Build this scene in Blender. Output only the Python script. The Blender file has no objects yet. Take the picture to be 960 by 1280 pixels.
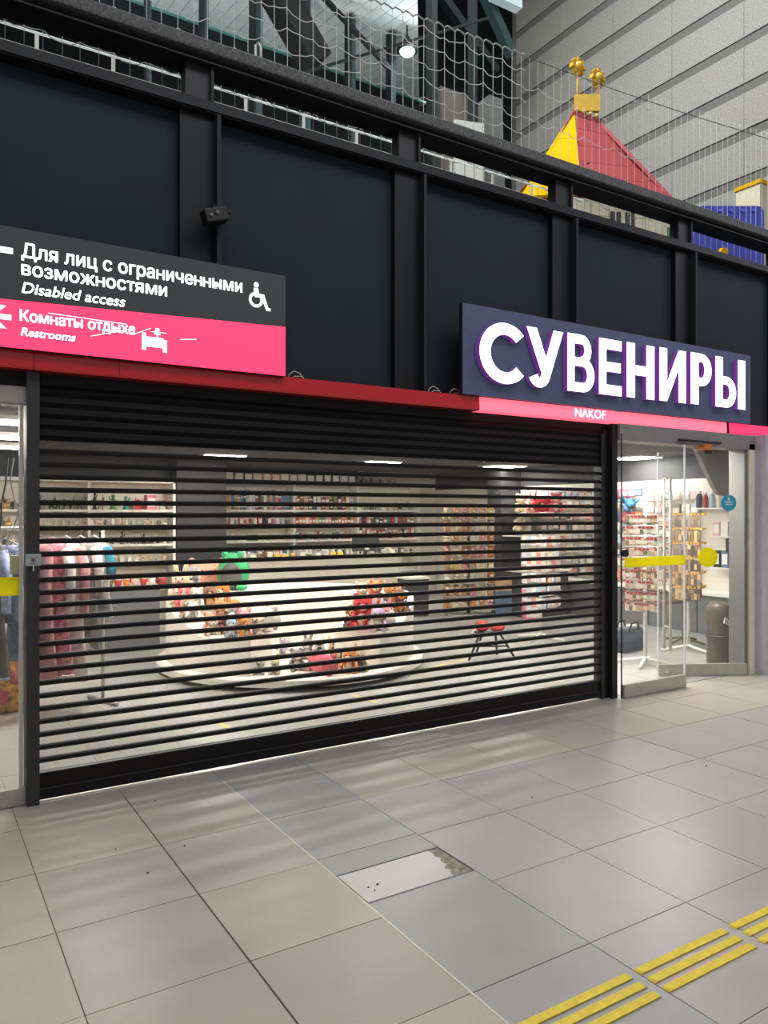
import bpy, bmesh, math, random
from mathutils import Vector, Matrix

# ------------------------------------------------------------------ camera, world, lights
S = bpy.context.scene
C = S.collection
PI = math.pi
R = math.radians
CAM_H, CAM_D, FPX, YAW, HOR = 1.717, 4.93, 952.0, R(32), 642.0
cd = bpy.data.cameras.new('camera'); cam = bpy.data.objects.new('camera', cd); C.objects.link(cam)
cam.location = (0, -CAM_D, CAM_H); cam.rotation_euler = (PI / 2, 0, -YAW)
cd.sensor_width = 36; cd.sensor_fit = 'AUTO'; cd.lens = 36 * FPX / 1280
cd.shift_y = (HOR - 640) / 1280; cd.clip_end = 200
S.camera = cam
S.view_settings.view_transform = 'Standard'; S.view_settings.look = 'None'
S.view_settings.exposure = 0.0; S.view_settings.gamma = 1.0; S.view_settings.use_curve_mapping = False
S.cycles.use_denoising = True
S.cycles.max_bounces = 8; S.cycles.transparent_max_bounces = 24; S.cycles.diffuse_bounces = 4
S.cycles.caustics_reflective = False; S.cycles.caustics_refractive = False
W = bpy.data.worlds.new('hall_ambient'); S.world = W; W.use_nodes = True
W.node_tree.nodes['Background'].inputs[0].default_value = (0.82, 0.84, 0.88, 1)
W.node_tree.nodes['Background'].inputs[1].default_value = 0.36

def area(name, loc, rot, sx, sy, power, col=(1, 1, 1), spread=180):
    l = bpy.data.lights.new(name, 'AREA'); l.shape = 'RECTANGLE'; l.size = sx; l.size_y = sy
    l.energy = power; l.color = col; l.spread = R(spread)
    o = bpy.data.objects.new(name, l); C.objects.link(o); o.location = loc; o.rotation_euler = rot
    return o
area('hall_light', (4.0, -5.5, 9.5), (R(8), 0, 0), 12, 3, 500, (0.96, 0.97, 1.0))
area('hall_light', (12.0, -3.0, 6.5), (0, R(20), 0), 3, 3, 90, (0.86, 0.84, 1.0))
area('gallery_fill', (5.5, 2.5, 12.5), (0, R(-25), 0), 4, 4, 1100, (0.97, 1.0, 0.98))  # unseen fill added to brighten the concrete wall
area('gallery_fill', (1.5, 3.0, 4.9), (PI, 0, 0), 8, 2.5, 320, (0.92, 1.0, 0.99))  # hidden uplight added to brighten the pale soffit

# ------------------------------------------------------------------ measuring helpers: real points from sight lines
_s, _c = math.sin(YAW), math.cos(YAW)
def _ray(px, py):
    u = (px - 480) / FPX
    return (_s + _c * u, _c - _s * u, (HOR - py) / FPX)
def atY(px, py, y):
    r = _ray(px, py); t = (y + CAM_D) / r[1]; return Vector((r[0] * t, y, CAM_H + r[2] * t))
def atX(px, py, x):
    r = _ray(px, py); t = x / r[0]; return Vector((x, r[1] * t - CAM_D, CAM_H + r[2] * t))
def atZ(px, py, z):
    r = _ray(px, py); t = (z - CAM_H) / r[2]; return Vector((r[0] * t, r[1] * t - CAM_D, z))
def depth(p):
    return p[0] * _s + (p[1] + CAM_D) * _c

# ------------------------------------------------------------------ materials
def lin(c):
    out = []
    for v in c[:3]:
        v /= 255.0
        out.append(v / 12.92 if v <= 0.04045 else ((v + 0.055) / 1.055) ** 2.4)
    return (*out, 1)
MATS = {}
def mat(name, col, rough=0.6, metal=0.0, var=0.06, scale=12, bump=0.0, bscale=80, spec=0.5, coat=0.0):
    if name in MATS: return MATS[name]
    m = bpy.data.materials.new(name); m.use_nodes = True; nt = m.node_tree; N = nt.nodes; L = nt.links
    b = N['Principled BSDF']; b.inputs['Roughness'].default_value = rough; b.inputs['Metallic'].default_value = metal
    b.inputs['Specular IOR Level'].default_value = spec
    if coat: b.inputs['Coat Weight'].default_value = coat
    c = lin(col)
    tc = N.new('ShaderNodeTexCoord')
    nz = N.new('ShaderNodeTexNoise'); nz.inputs['Scale'].default_value = scale; nz.inputs['Detail'].default_value = 4
    L.new(tc.outputs['Object'], nz.inputs['Vector'])
    cr = N.new('ShaderNodeValToRGB')
    cr.color_ramp.elements[0].position = 0.3; cr.color_ramp.elements[1].position = 0.7
    cr.color_ramp.elements[0].color = tuple(max(0, v * (1 - var)) for v in c[:3]) + (1,)
    cr.color_ramp.elements[1].color = tuple(min(1, v * (1 + var)) for v in c[:3]) + (1,)
    L.new(nz.outputs['Fac'], cr.inputs['Fac']); L.new(cr.outputs['Color'], b.inputs['Base Color'])
    if bump:
        n2 = N.new('ShaderNodeTexNoise'); n2.inputs['Scale'].default_value = bscale; n2.inputs['Detail'].default_value = 3
        L.new(tc.outputs['Object'], n2.inputs['Vector'])
        bp = N.new('ShaderNodeBump'); bp.inputs['Strength'].default_value = bump; bp.inputs['Distance'].default_value = 0.01
        L.new(n2.outputs['Fac'], bp.inputs['Height']); L.new(bp.outputs['Normal'], b.inputs['Normal'])
    MATS[name] = m
    return m
def emit(name, col, strength, base=None):
    if name in MATS: return MATS[name]
    m = bpy.data.materials.new(name); m.use_nodes = True
    b = m.node_tree.nodes['Principled BSDF']
    b.inputs['Base Color'].default_value = lin(base or col); b.inputs['Roughness'].default_value = 0.35
    b.inputs['Emission Color'].default_value = lin(col); b.inputs['Emission Strength'].default_value = strength
    MATS[name] = m
    return m
def seethrough(name, transp, col, rough=0.2, gloss=0.5, tint=(255, 255, 255), dots=False):
    """thin sheet: straight transmission mixed with a diffuse / glossy surface"""
    m = bpy.data.materials.new(name); m.use_nodes = True; nt = m.node_tree; N = nt.nodes; L = nt.links
    N.remove(N['Principled BSDF']); out = N['Material Output']
    t = N.new('ShaderNodeBsdfTransparent'); t.inputs[0].default_value = lin(tint)
    d = N.new('ShaderNodeBsdfDiffuse'); d.inputs[0].default_value = lin(col)
    g = N.new('ShaderNodeBsdfGlossy'); g.inputs['Roughness'].default_value = rough
    lw = N.new('ShaderNodeLayerWeight'); lw.inputs[0].default_value = 0.5
    pw = N.new('ShaderNodeMath'); pw.operation = 'POWER'; pw.inputs[1].default_value = 4.0
    L.new(lw.outputs['Facing'], pw.inputs[0])
    fr = N.new('ShaderNodeMath'); fr.operation = 'MULTIPLY_ADD'; fr.inputs[1].default_value = 0.85; fr.inputs[2].default_value = 0.04
    L.new(pw.outputs[0], fr.inputs[0])
    m1 = N.new('ShaderNodeMixShader'); m1.inputs[0].default_value = 1 - transp
    L.new(t.outputs[0], m1.inputs[1]); L.new(d.outputs[0], m1.inputs[2])
    mu = N.new('ShaderNodeMath'); mu.operation = 'MULTIPLY'; mu.inputs[1].default_value = gloss
    L.new(fr.outputs[0], mu.inputs[0])
    m2 = N.new('ShaderNodeMixShader'); L.new(mu.outputs[0], m2.inputs[0])
    L.new(m1.outputs[0], m2.inputs[1]); L.new(g.outputs[0], m2.inputs[2])
    L.new(m2.outputs[0], out.inputs[0])
    if dots:  # rows of punched holes
        tc = N.new('ShaderNodeTexCoord'); v = N.new('ShaderNodeTexVoronoi'); v.inputs['Scale'].default_value = 160
        v.inputs['Randomness'].default_value = 0.0
        L.new(tc.outputs['Object'], v.inputs['Vector'])
        mr = N.new('ShaderNodeMapRange'); mr.inputs[1].default_value = 0.30; mr.inputs[2].default_value = 0.75
        mr.inputs[3].default_value = (1 - transp) * 0.6; mr.inputs[4].default_value = min(1, (1 - transp) * 1.5)
        L.new(v.outputs['Distance'], mr.inputs[0]); L.new(mr.outputs[0], m1.inputs[0])
    MATS[name] = m
    return m

M = MATS
mat('black_steel', (30, 30, 31), 0.35, 0.2, bump=0.05)
mat('wall_panel', (24, 34, 40), 0.7, spec=0.3, var=0.12, scale=3)
mat('post_paint', (17, 19, 21), 0.5, spec=0.3)
mat('fin_paint', (30, 35, 38), 0.6, spec=0.3)
mat('rail_granular', (80, 80, 80), 0.7, var=0.5, scale=60, bump=0.5, bscale=120)
mat('slat_black', (14, 12, 12), 0.42, 0.0, spec=0.3)
mat('dark_lower', (13, 13, 13), 0.6, spec=0.3)
mat('closed_black', (5, 5, 6), 0.6, spec=0.15)
mat('glossy_red', (190, 14, 26), 0.18, var=0.04, coat=0.6)
mat('header_beige', (150, 142, 134), 0.5)
mat('jamb_cream', (228, 216, 196), 0.4)
mat('column_grey', (176, 170, 182), 0.6)
mat('steel', (178, 174, 164), 0.32, 0.35)
mat('steel_bright', (214, 208, 194), 0.35, 0.15)
mat('tape_yellow', (233, 222, 10), 0.5)
mat('tactile_yellow', (206, 180, 40), 0.6, var=0.15, scale=30)
mat('grout', (124, 116, 106), 0.9)
mat('shop_white', (232, 226, 212), 0.6, var=0.03)
mat('shop_cream', (224, 217, 202), 0.6, var=0.03)
mat('shelf_white', (238, 233, 220), 0.45, var=0.03)
mat('shop_grey', (62, 62, 63), 0.7, var=0.05)
mat('shop_darkgrey', (46, 46, 49), 0.7, var=0.05)
mat('counter_grey', (112, 112, 111), 0.6)
mat('shop_ceiling', (58, 56, 56), 0.8, var=0.08)
mat('podium_white', (236, 230, 220), 0.45, var=0.02)
mat('toe_shade', (40, 38, 36), 0.8)
mat('white_metal', (236, 232, 222), 0.35)
mat('net_white', (214, 216, 210), 0.8)
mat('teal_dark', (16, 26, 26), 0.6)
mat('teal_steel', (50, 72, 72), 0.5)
mat('soffit_pale', (206, 214, 212), 0.6, var=0.08, scale=5)
mat('seam_dark', (90, 100, 100), 0.7)
mat('concrete', (150, 148, 142), 0.95, var=0.30, scale=45, bump=0.6, bscale=90)
mat('groove', (104, 104, 101), 0.95, var=0.3, scale=40)
mat('hall_dark', (22, 27, 28), 0.9)
mat('brick_yellow', (214, 158, 6), 0.9, spec=0.05)
mat('crown_yellow', (190, 150, 30), 0.5)
mat('roof_red', (146, 46, 50), 0.6)
mat('trim_red', (110, 20, 20), 0.5)
mat('tower_cream', (205, 196, 170), 0.7)
mat('toy_blue', (24, 44, 150), 0.45)
mat('toy_green', (40, 110, 70), 0.5)
mat('black', (14, 14, 14), 0.5)
mat('near_black', (24, 24, 26), 0.55)
mat('denim', (118, 132, 168), 0.9, var=0.25, scale=40)
mat('bag_blue', (60, 68, 80), 0.6, var=0.3, scale=18, bump=0.4, bscale=14)
mat('bag_brown', (92, 82, 74), 0.35, var=0.25, scale=8, bump=0.5, bscale=9)
mat('clear_white', (225, 228, 230), 0.3)
mat('orange', (200, 110, 30), 0.5)
mat('sign_grey', (62, 66, 66), 0.5, var=0.06, scale=2)
mat('sign_navy', (76, 86, 116), 0.45)
mat('silver_plate', (170, 172, 172), 0.35, 0.4)
mat('brown', (104, 76, 52), 0.8)
m_ = bpy.data.materials['tape_yellow']; nt_ = m_.node_tree
tr_ = nt_.nodes.new('ShaderNodeBsdfTranslucent'); tr_.inputs[0].default_value = lin((245, 236, 20)); mx_ = nt_.nodes.new('ShaderNodeMixShader'); mx_.inputs[0].default_value = 0.5
nt_.links.new(nt_.nodes['Principled BSDF'].outputs[0], mx_.inputs[1]); nt_.links.new(tr_.outputs[0], mx_.inputs[2]); nt_.links.new(mx_.outputs[0], nt_.nodes['Material Output'].inputs[0])
seethrough('glass', 0.97, (200, 210, 205), 0.05, 0.9, (251, 251, 249))
seethrough('shutter_sheet', 0.76, (84, 82, 80), 0.35, 0.35, (255, 253, 249), dots=True)
emit('led_panel', (252, 251, 250), 66)
emit('tube_light', (255, 247, 232), 45)
emit('sign_white', (238, 244, 255), 2.6)
emit('sign_text', (245, 250, 250), 1.1)
emit('sign_edge', (140, 66, 168), 0.28)
emit('sign_edge_pink', (190, 50, 120), 0.5)
emit('sign_pink', (255, 62, 104), 1.0)
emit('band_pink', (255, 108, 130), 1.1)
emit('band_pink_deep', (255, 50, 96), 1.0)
emit('gap_glow', (255, 244, 226), 0.9)
emit('hall_lamp', (225, 245, 245), 2.2)


def tile_mat(name, col, var=0.05):
    """polished stoneware: soft cloudy colour, fine speckle, slightly uneven gloss"""
    m = bpy.data.materials.new(name); m.use_nodes = True; nt = m.node_tree; N = nt.nodes; L = nt.links
    b = N['Principled BSDF']; tc = N.new('ShaderNodeTexCoord'); geo = N.new('ShaderNodeNewGeometry')
    n1 = N.new('ShaderNodeTexNoise'); n1.inputs['Scale'].default_value = 2.2; n1.inputs['Detail'].default_value = 6
    n2 = N.new('ShaderNodeTexNoise'); n2.inputs['Scale'].default_value = 140
    L.new(geo.outputs['Position'], n1.inputs['Vector']); L.new(geo.outputs['Position'], n2.inputs['Vector'])
    c = lin(col)
    cr = N.new('ShaderNodeValToRGB'); cr.color_ramp.elements[0].position = 0.25; cr.color_ramp.elements[1].position = 0.75
    cr.color_ramp.elements[0].color = tuple(v * (1 - var * 1.5) for v in c[:3]) + (1,)
    cr.color_ramp.elements[1].color = tuple(v * (1 + var) for v in c[:3]) + (1,)
    L.new(n1.outputs['Fac'], cr.inputs['Fac'])
    mx = N.new('ShaderNodeMixRGB'); mx.blend_type = 'OVERLAY'; mx.inputs[0].default_value = 0.12
    L.new(cr.outputs['Color'], mx.inputs[1]); L.new(n2.outputs['Fac'], mx.inputs[2])
    L.new(mx.outputs[0], b.inputs['Base Color'])
    mr = N.new('ShaderNodeMapRange'); mr.inputs[3].default_value = 0.27; mr.inputs[4].default_value = 0.42
    L.new(n1.outputs['Fac'], mr.inputs[0]); L.new(mr.outputs[0], b.inputs['Roughness'])
    b.inputs['Specular IOR Level'].default_value = 0.42
    MATS[name] = m
    return m
tile_mat('tile_beige', (163, 156, 143)); tile_mat('tile_beige_b', (158, 150, 139)); tile_mat('tile_beige_c', (166, 158, 144))
tile_mat('tile_grey', (147, 147, 141)); tile_mat('tile_grey_b', (148, 147, 143)); tile_mat('tile_pale', (188, 185, 176), 0.03)
tile_mat('tile_shop', (162, 159, 154)); tile_mat('tile_violet', (158, 150, 146)); tile_mat('tile_sheen_b', (159, 152, 147))  # tile_violet and tile_sheen_b hold the lavender floor reflection

# ------------------------------------------------------------------ mesh helpers
class MB:
    def __init__(s): s.v = []; s.f = []; s.m = []; s.sm = []
    def add(s, vs, fs, mi=0, smooth=False):
        n = len(s.v); s.v += [tuple(v) for v in vs]
        for f in fs: s.f.append(tuple(i + n for i in f)); s.m.append(mi); s.sm.append(smooth)
        return s
    def box(s, c, d, mi=0, mtx=None, taper=1.0):
        x, y, z = d[0] / 2, d[1] / 2, d[2] / 2
        vs = []
        for a, b_, c_ in ((-1,-1,-1),(1,-1,-1),(1,1,-1),(-1,1,-1),(-1,-1,1),(1,-1,1),(1,1,1),(-1,1,1)):
            t = taper if c_ > 0 else 1
            p = Vector((a * x * t, b_ * y * t, c_ * z))
            if mtx: p = mtx @ p
            vs.append((p[0] + c[0], p[1] + c[1], p[2] + c[2]))
        return s.add(vs, [(0,3,2,1),(4,5,6,7),(0,1,5,4),(1,2,6,5),(2,3,7,6),(3,0,4,7)], mi)
    def bb(s, x0, x1, y0, y1, z0, z1, mi=0):
        return s.box(((x0+x1)/2, (y0+y1)/2, (z0+z1)/2), (abs(x1-x0), abs(y1-y0), abs(z1-z0)), mi)
    def ball(s, c, r, mi=0, seg=12, rings=8, mtx=None):
        if not hasattr(r, '__len__'): r = (r, r, r)
        vs = []; fs = []
        for i in range(1, rings):
            a = PI * i / rings
            for j in range(seg):
                b_ = 2 * PI * j / seg
                vs.append(Vector((r[0]*math.sin(a)*math.cos(b_), r[1]*math.sin(a)*math.sin(b_), r[2]*math.cos(a))))
        vs += [Vector((0, 0, r[2])), Vector((0, 0, -r[2]))]
        if mtx: vs = [mtx @ v for v in vs]
        vs = [(v[0]+c[0], v[1]+c[1], v[2]+c[2]) for v in vs]
        T, B = len(vs) - 2, len(vs) - 1
        for i in range(rings - 2):
            for j in range(seg):
                k = (j + 1) % seg
                fs.append((i*seg+j, (i+1)*seg+j, (i+1)*seg+k, i*seg+k))
        for j in range(seg):
            k = (j + 1) % seg
            fs.append((T, j, k)); fs.append((B, (rings-2)*seg+k, (rings-2)*seg+j))
        return s.add(vs, fs, mi, True)
    def tube(s, pts, r, mi=0, seg=8, cap=True):
        pts = [Vector(p) for p in pts]; rs = r if hasattr(r, '__len__') else [r] * len(pts)
        vs = []; fs = []
        for i, p in enumerate(pts):
            d = (pts[min(i+1, len(pts)-1)] - pts[max(i-1, 0)]).normalized()
            up = Vector((0, 0, 1)) if abs(d.z) < 0.9 else Vector((1, 0, 0))
            a = d.cross(up).normalized(); b_ = d.cross(a).normalized()
            for j in range(seg):
                t = 2 * PI * j / seg + PI / seg
                vs.append(p + (a * math.cos(t) + b_ * math.sin(t)) * rs[i])
        for i in range(len(pts) - 1):
            for j in range(seg):
                k = (j + 1) % seg
                fs.append((i*seg+j, i*seg+k, (i+1)*seg+k, (i+1)*seg+j))
        s.add(vs, fs, mi, seg > 5)
        if cap:
            n = len(s.v) - len(vs)
            s.f.append(tuple(n + j for j in reversed(range(seg)))); s.m.append(mi); s.sm.append(False)
            s.f.append(tuple(n + (len(pts)-1)*seg + j for j in range(seg))); s.m.append(mi); s.sm.append(False)
        return s
    def lathe(s, prof, c=(0, 0, 0), mi=0, seg=24, smooth=True):
        vs = []; fs = []
        for r, z in prof:
            for j in range(seg):
                a = 2 * PI * j / seg; vs.append((c[0]+r*math.cos(a), c[1]+r*math.sin(a), c[2]+z))
        for i in range(len(prof) - 1):
            for j in range(seg):
                k = (j + 1) % seg; fs.append((i*seg+j, i*seg+k, (i+1)*seg+k, (i+1)*seg+j))
        fs.append(tuple(reversed(range(seg)))); n = (len(prof)-1)*seg; fs.append(tuple(n+j for j in range(seg)))
        return s.add(vs, fs, mi, smooth)
    def prism(s, poly, a, b_, axis='y', mi=0):
        """poly of (u,v); extruded from a to b_ along axis"""
        def pt(u, v, w): return {'y': (u, w, v), 'x': (w, u, v), 'z': (u, v, w)}[axis]
        n = len(poly)
        vs = [pt(u, v, a) for u, v in poly] + [pt(u, v, b_) for u, v in poly]
        fs = [tuple(range(n)), tuple(reversed(range(n, 2*n)))] + [(i, n+i, n+(i+1) % n, (i+1) % n) for i in range(n)]
        return s.add(vs, fs, mi)
    def mesh(s, name, mats):
        me = bpy.data.meshes.new(name); me.from_pydata(s.v, [], s.f)
        for m in (mats if isinstance(mats, (list, tuple)) else [mats]):
            me.materials.append(MATS[m] if isinstance(m, str) else m)
        me.polygons.foreach_set('material_index', s.m); me.polygons.foreach_set('use_smooth', s.sm); me.update()
        return me
    def fix(s, name, mats):
        me = s.mesh(name, mats); bm = bmesh.new(); bm.from_mesh(me)
        bmesh.ops.recalc_face_normals(bm, faces=bm.faces); bm.to_mesh(me); bm.free()
        return me

def put(name, me, parent=None, loc=None, rz=None, bevel=0.0):
    o = bpy.data.objects.new(name, me); C.objects.link(o)
    if parent: o.parent = parent
    if loc is not None: o.location = loc
    if rz is not None: o.rotation_euler = (0, 0, rz)
    if bevel:
        md = o.modifiers.new('bevel', 'BEVEL'); md.width = bevel; md.segments = 2; md.limit_method = 'ANGLE'
    return o
def tag(o, label, cat, group=None, kind=None):
    if label: o['label'] = label
    if cat: o['category'] = cat
    if group: o['group'] = group
    if kind: o['kind'] = kind
    return o
def thing(name, label, cat, loc=(0, 0, 0), rz=0, group=None):
    o = bpy.data.objects.new(name, None); C.objects.link(o); o.location = loc; o.rotation_euler = (0, 0, rz)
    o.empty_display_size = 0.1
    return tag(o, label, cat, group)
def struct(name, me=None, loc=(0, 0, 0)):
    o = bpy.data.objects.new(name, me); C.objects.link(o); o.location = loc; o['kind'] = 'structure'
    return o
def one(name, b, mats, label, cat, loc=(0, 0, 0), rz=0, group=None, bevel=0.0):
    return tag(put(name, b.fix(name, mats), None, loc, rz, bevel), label, cat, group)
def part(name, b, mats, parent, loc=None, rz=None, bevel=0.0, label=None):
    o = put(name, b.fix(name, mats), parent, loc, rz, bevel)
    if label: o['label'] = label
    return o
def copy_tree(o, parent=None):
    c = o.copy(); C.objects.link(c); c.parent = parent
    for ch in list(o.children): copy_tree(ch, c)
    return c
ONES = ['', 'first', 'second', 'third', 'fourth', 'fifth', 'sixth', 'seventh', 'eighth', 'ninth', 'tenth', 'eleventh', 'twelfth', 'thirteenth',
        'fourteenth', 'fifteenth', 'sixteenth', 'seventeenth', 'eighteenth', 'nineteenth', 'twentieth']
TENS = {2: 'twenty', 3: 'thirty', 4: 'forty', 5: 'fifty', 6: 'sixty'}
def nth(n):
    if n <= 20: return ONES[n]
    t, u = divmod(n, 10)
    return TENS[t] + ('-' + ONES[u] if u else '') if u else TENS[t][:-1] + 'ieth'
def palette(cols, rough=0.7):
    out = []
    for nm, c in cols:
        key = 'tint_' + nm.replace(' ', '_')
        mat(key, c, rough, var=0.10, scale=25); out.append((nm, key))
    return out

def text_mesh(body, extrude=0.004, bold=0.0, shear=0.0):
    cu = bpy.data.curves.new('lettering', 'FONT'); cu.body = body.replace('н', 'h'); cu.size = 1; cu.extrude = extrude
    cu.offset = 0; cu.small_caps_scale = 0.76
    for i, ch in enumerate(body):
        if ch == 'н': cu.body_format[i].use_small_caps = True
    cu.shear = shear; cu.resolution_u = 4
    o = bpy.data.objects.new('lettering', cu); C.objects.link(o)
    dg = bpy.context.evaluated_depsgraph_get(); dg.update()
    me = bpy.data.meshes.new_from_object(o.evaluated_get(dg)); bpy.data.objects.remove(o); bpy.data.curves.remove(cu)
    return me
def place_text(name, body, x0, x1, z0, zcap, y, m, parent, bold=0.0, shear=0.0, capref='H', label=None, thick=0.004):
    """letters standing on the facade: baseline z0, capital height zcap-z0, from x0 to x1"""
    me = text_mesh(body, 0.5, bold, shear)
    xs = [v.co.x for v in me.vertices]; cap = 0.70
    w = max(xs) - min(xs); xm = min(xs); h = zcap - z0
    for v in me.vertices:
        X, Y_, Z_ = v.co
        v.co = (x0 + (X - xm) * (x1 - x0) / w, y - Z_ * thick, z0 + Y_ * h / cap)
    if bold:      # heavier strokes: the same letters laid three times, a hair apart
        vs = [tuple(v.co) for v in me.vertices]; fs = [tuple(p.vertices) for p in me.polygons]; k = (zcap - z0) * bold
        b3 = MB()
        for dx, dz in ((-k, 0), (k, 0), (0, k * .7), (0, -k * .7)): b3.add([(a + dx, b_, c + dz) for a, b_, c in vs], fs)
        me = b3.mesh(name, m)
    me.materials.clear(); me.materials.append(MATS[m])
    o = put(name, me, parent)
    if label: o['label'] = label
    return o

random.seed(7)

# ------------------------------------------------------------------ the setting: hall floor
fl = struct('floor', MB().bb(-3, 14, -6.5, 0.0, -0.06, -0.006).fix('floor', 'grout'))
_cache = {}
def slab(w, d, m, h=0.012, b=0.0):
    key = (round(w, 4), round(d, 4), m, h)
    if key not in _cache: _cache[key] = MB().bb(-w/2, w/2, -d/2, d/2, -h, 0).fix('tile', m)
    return _cache[key]
TX = [0.513 + 0.6 * k for k in range(-5, 23)]
TY = [-0.012, -0.372, -0.972, -1.575, -2.180, -2.784, -3.39, -3.995, -4.6, -5.2]
G = 0.004
def lay(x0, x1, y0, y1, m, dz=0.0, parent=fl, name='tile', g=G):
    return put(name, slab(x1 - x0 - g, y1 - y0 - g, m), parent, ((x0+x1)/2, (y0+y1)/2, dz))
rt = random.Random(3)
for i in range(len(TX) - 1):
    x0, x1 = TX[i], TX[i+1]
    for j in range(len(TY) - 1):
        y1, y0 = TY[j], TY[j+1]
        greycol = abs(x0 - 1.713) < 0.02
        if greycol:
            if j == 3:      # the mended tile: two strips with a pale filled slot between them
                lay(x0, x1, -1.750, -1.555, 'tile_grey')
                lay(x0, x1, -2.185, -2.052, 'tile_grey_b')
                continue
            if j == 2: y0 = -1.555
            m = rt.choice(('tile_grey', 'tile_grey_b'))
        elif x0 > 2.2 and y0 < -1.5 or y0 < -2.7 and x0 > 1.5: m = rt.choice(('tile_violet', 'tile_sheen_b'))  # lavender reflection on the floor, put into the tile colour
        else: m = rt.choice(('tile_beige', 'tile_beige_b', 'tile_beige_c'))
        lay(x0, x1, y0, y1, m, rt.uniform(-0.0006, 0.0006))
# pale cover strip in the slot, its right end chipped
cov = [(1.722, -2.044), (1.722, -1.762), (2.24, -1.762), (2.25, -1.80), (2.235, -1.83), (2.25, -1.86), (2.225, -1.90), (2.235, -1.93), (2.20, -1.96), (2.215, -1.99), (2.19, -2.02), (2.20, -2.044)]
put('tile', MB().prism(cov, -0.012, 0.0015, 'z').fix('tile', 'tile_pale'), fl)['label'] = 'pale grey filler strip with a chipped end'
put('mortar', MB().prism([(2.15, -2.046), (2.15, -1.758), (2.307, -1.758), (2.307, -2.046)], -0.012, -0.003, 'z').fix('mortar', mat('rubble', (138, 130, 116), 0.95, var=0.5, scale=60, bump=0.8)), fl)
mat('debris', (60, 52, 46), 0.9)
put('grit', MB().ball((0.9, -0.9, 0.002), 0.004).ball((0.97, -1.25, 0.002), 0.005).ball((1.84, -1.93, 0.004), 0.006).ball((1.79, -1.93, 0.004), 0.004).ball((1.80, -1.97, 0.004), 0.004).ball((1.21, -1.05, 0.002), 0.004).ball((3.2, -1.5, 0.002), 0.004).ball((4.6, -1.7, 0.002), 0.005).ball((1.25, -0.35, 0.002), 0.004).fix('grit', 'debris'), fl)['kind'] = 'stuff'
# light metal joint strip on the seam left of the grey column
mat('joint_strip', (196, 188, 172), 0.4, 0.3)
put('joint_strip', MB().bb(1.707, 1.7165, -4.5, -0.2, -0.01, 0.0012).fix('joint_strip', 'joint_strip'), fl)
mat('joint_dark', (58, 52, 46), 0.8)
put('joint_strip', MB().bb(1.1085, 1.1155, -3.5, -0.2, -0.01, 0.0006).fix('joint_strip', 'joint_dark'), fl)
# chipped patch of old glue in front of the shutter
one('glue_patch', MB().prism([(2.95, -0.14), (3.0, -0.07), (3.2, -0.05), (3.45, -0.09), (3.56, -0.12), (3.55, -0.21), (3.3, -0.2), (3.05, -0.22)], 0.0, 0.002, 'z'), mat('glue_pale', (184, 174, 162), .7, var=.2, scale=30),
    'pale worn patch on the floor at the foot of the shutter', 'patch')
# tactile guiding bars: three rows, in lengths of 0.55 m
TA = [1.14, 1.712, 2.29, 2.875, 3.46, 4.045, 4.63]
tb = MB().prism([(-0.27, 0), (-0.262, 0.005), (0.262, 0.005), (0.27, 0)], -0.0175, 0.0175, 'y').fix('tactile_bar', 'tactile_yellow')
for r_, y in enumerate((-3.018, -3.080, -3.142)):
    for k in range(len(TA) - 1):
        o = put('tactile_bar', tb, None, ((TA[k] + TA[k+1]) / 2, y, 0.001))
        tag(o, 'yellow tactile guiding bar on the floor, %s from the frame corner in the %s row' % (nth(k + 1), ('far', 'middle', 'near')[r_]), 'guide bar', 'yellow tactile guiding bars')

# ------------------------------------------------------------------ shop shell
XL, XR, YB, HC = -2.0, 10.0, 8.9, 2.60
sf = struct('floor_shop', MB().bb(XL, XR + 2, 0.0, YB, -0.06, -0.006).fix('floor_shop', 'grout'))
for i in range(-4, 17):
    for j in range(14):
        x0 = 0.513 + 0.6 * i; y0 = 0.002 + 0.6 * j
        if x0 + 0.6 > XR + 0.3: continue
        lay(x0, x0 + 0.6, y0, y0 + 0.6, 'tile_shop', 0, sf, 'tile', 0.003)
struct('ceiling', MB().bb(XL, XR + 2, 0.12, YB, HC, HC + 0.1).fix('ceiling', 'shop_ceiling'))
struct('wall_back', MB().bb(XL, XR, YB, YB + 0.1, 0, 2.28).bb(XL, 8.0, YB, YB + 0.1, 2.28, HC, 1).bb(8.0, XR, YB, YB + 0.1, 2.28, HC, 0).fix('wall_back', ['shop_cream', 'shop_grey']))
wr = struct('wall_right', MB().bb(XR, XR + 0.1, 1.1, YB, 0, 2.24).bb(XR, XR + 0.1, 1.1, YB, 2.24, HC, 1).fix('wall_right', ['shop_white', 'shop_grey']))
struct('wall_left', MB().bb(XL - 0.1, XL, 0, YB, 0, HC).fix('wall_left', 'shop_cream'))
struct('wall_side', MB().bb(9.2, XR, 0.0, 0.1, 0, HC).bb(XR, XR + 0.1, 0, 1.1, 0, HC).fix('wall_side', 'shop_white'))
# yellow floor tape marks inside the shop
for a, b_, lab in (((440, 868), (470, 878), 'yellow tape mark on the shop floor in front of the toy podium'), ((270, 902), (292, 913), 'short yellow tape mark on the shop floor near the shutter'), ((522, 838), (585, 824), 'long yellow tape line on the shop floor beside the folding stool')):
    p, q = atZ(*a, 0), atZ(*b_, 0); d = (q - p).normalized(); n = Vector((-d.y, d.x, 0)) * 0.02
    one('floor_tape', MB().prism([tuple((p-n)[:2]), tuple((q-n)[:2]), tuple((q+n)[:2]), tuple((p+n)[:2])], 0.0, 0.002, 'z'), mat('tape_faded', (226, 200, 120), 0.6), lab, 'tape')

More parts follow.
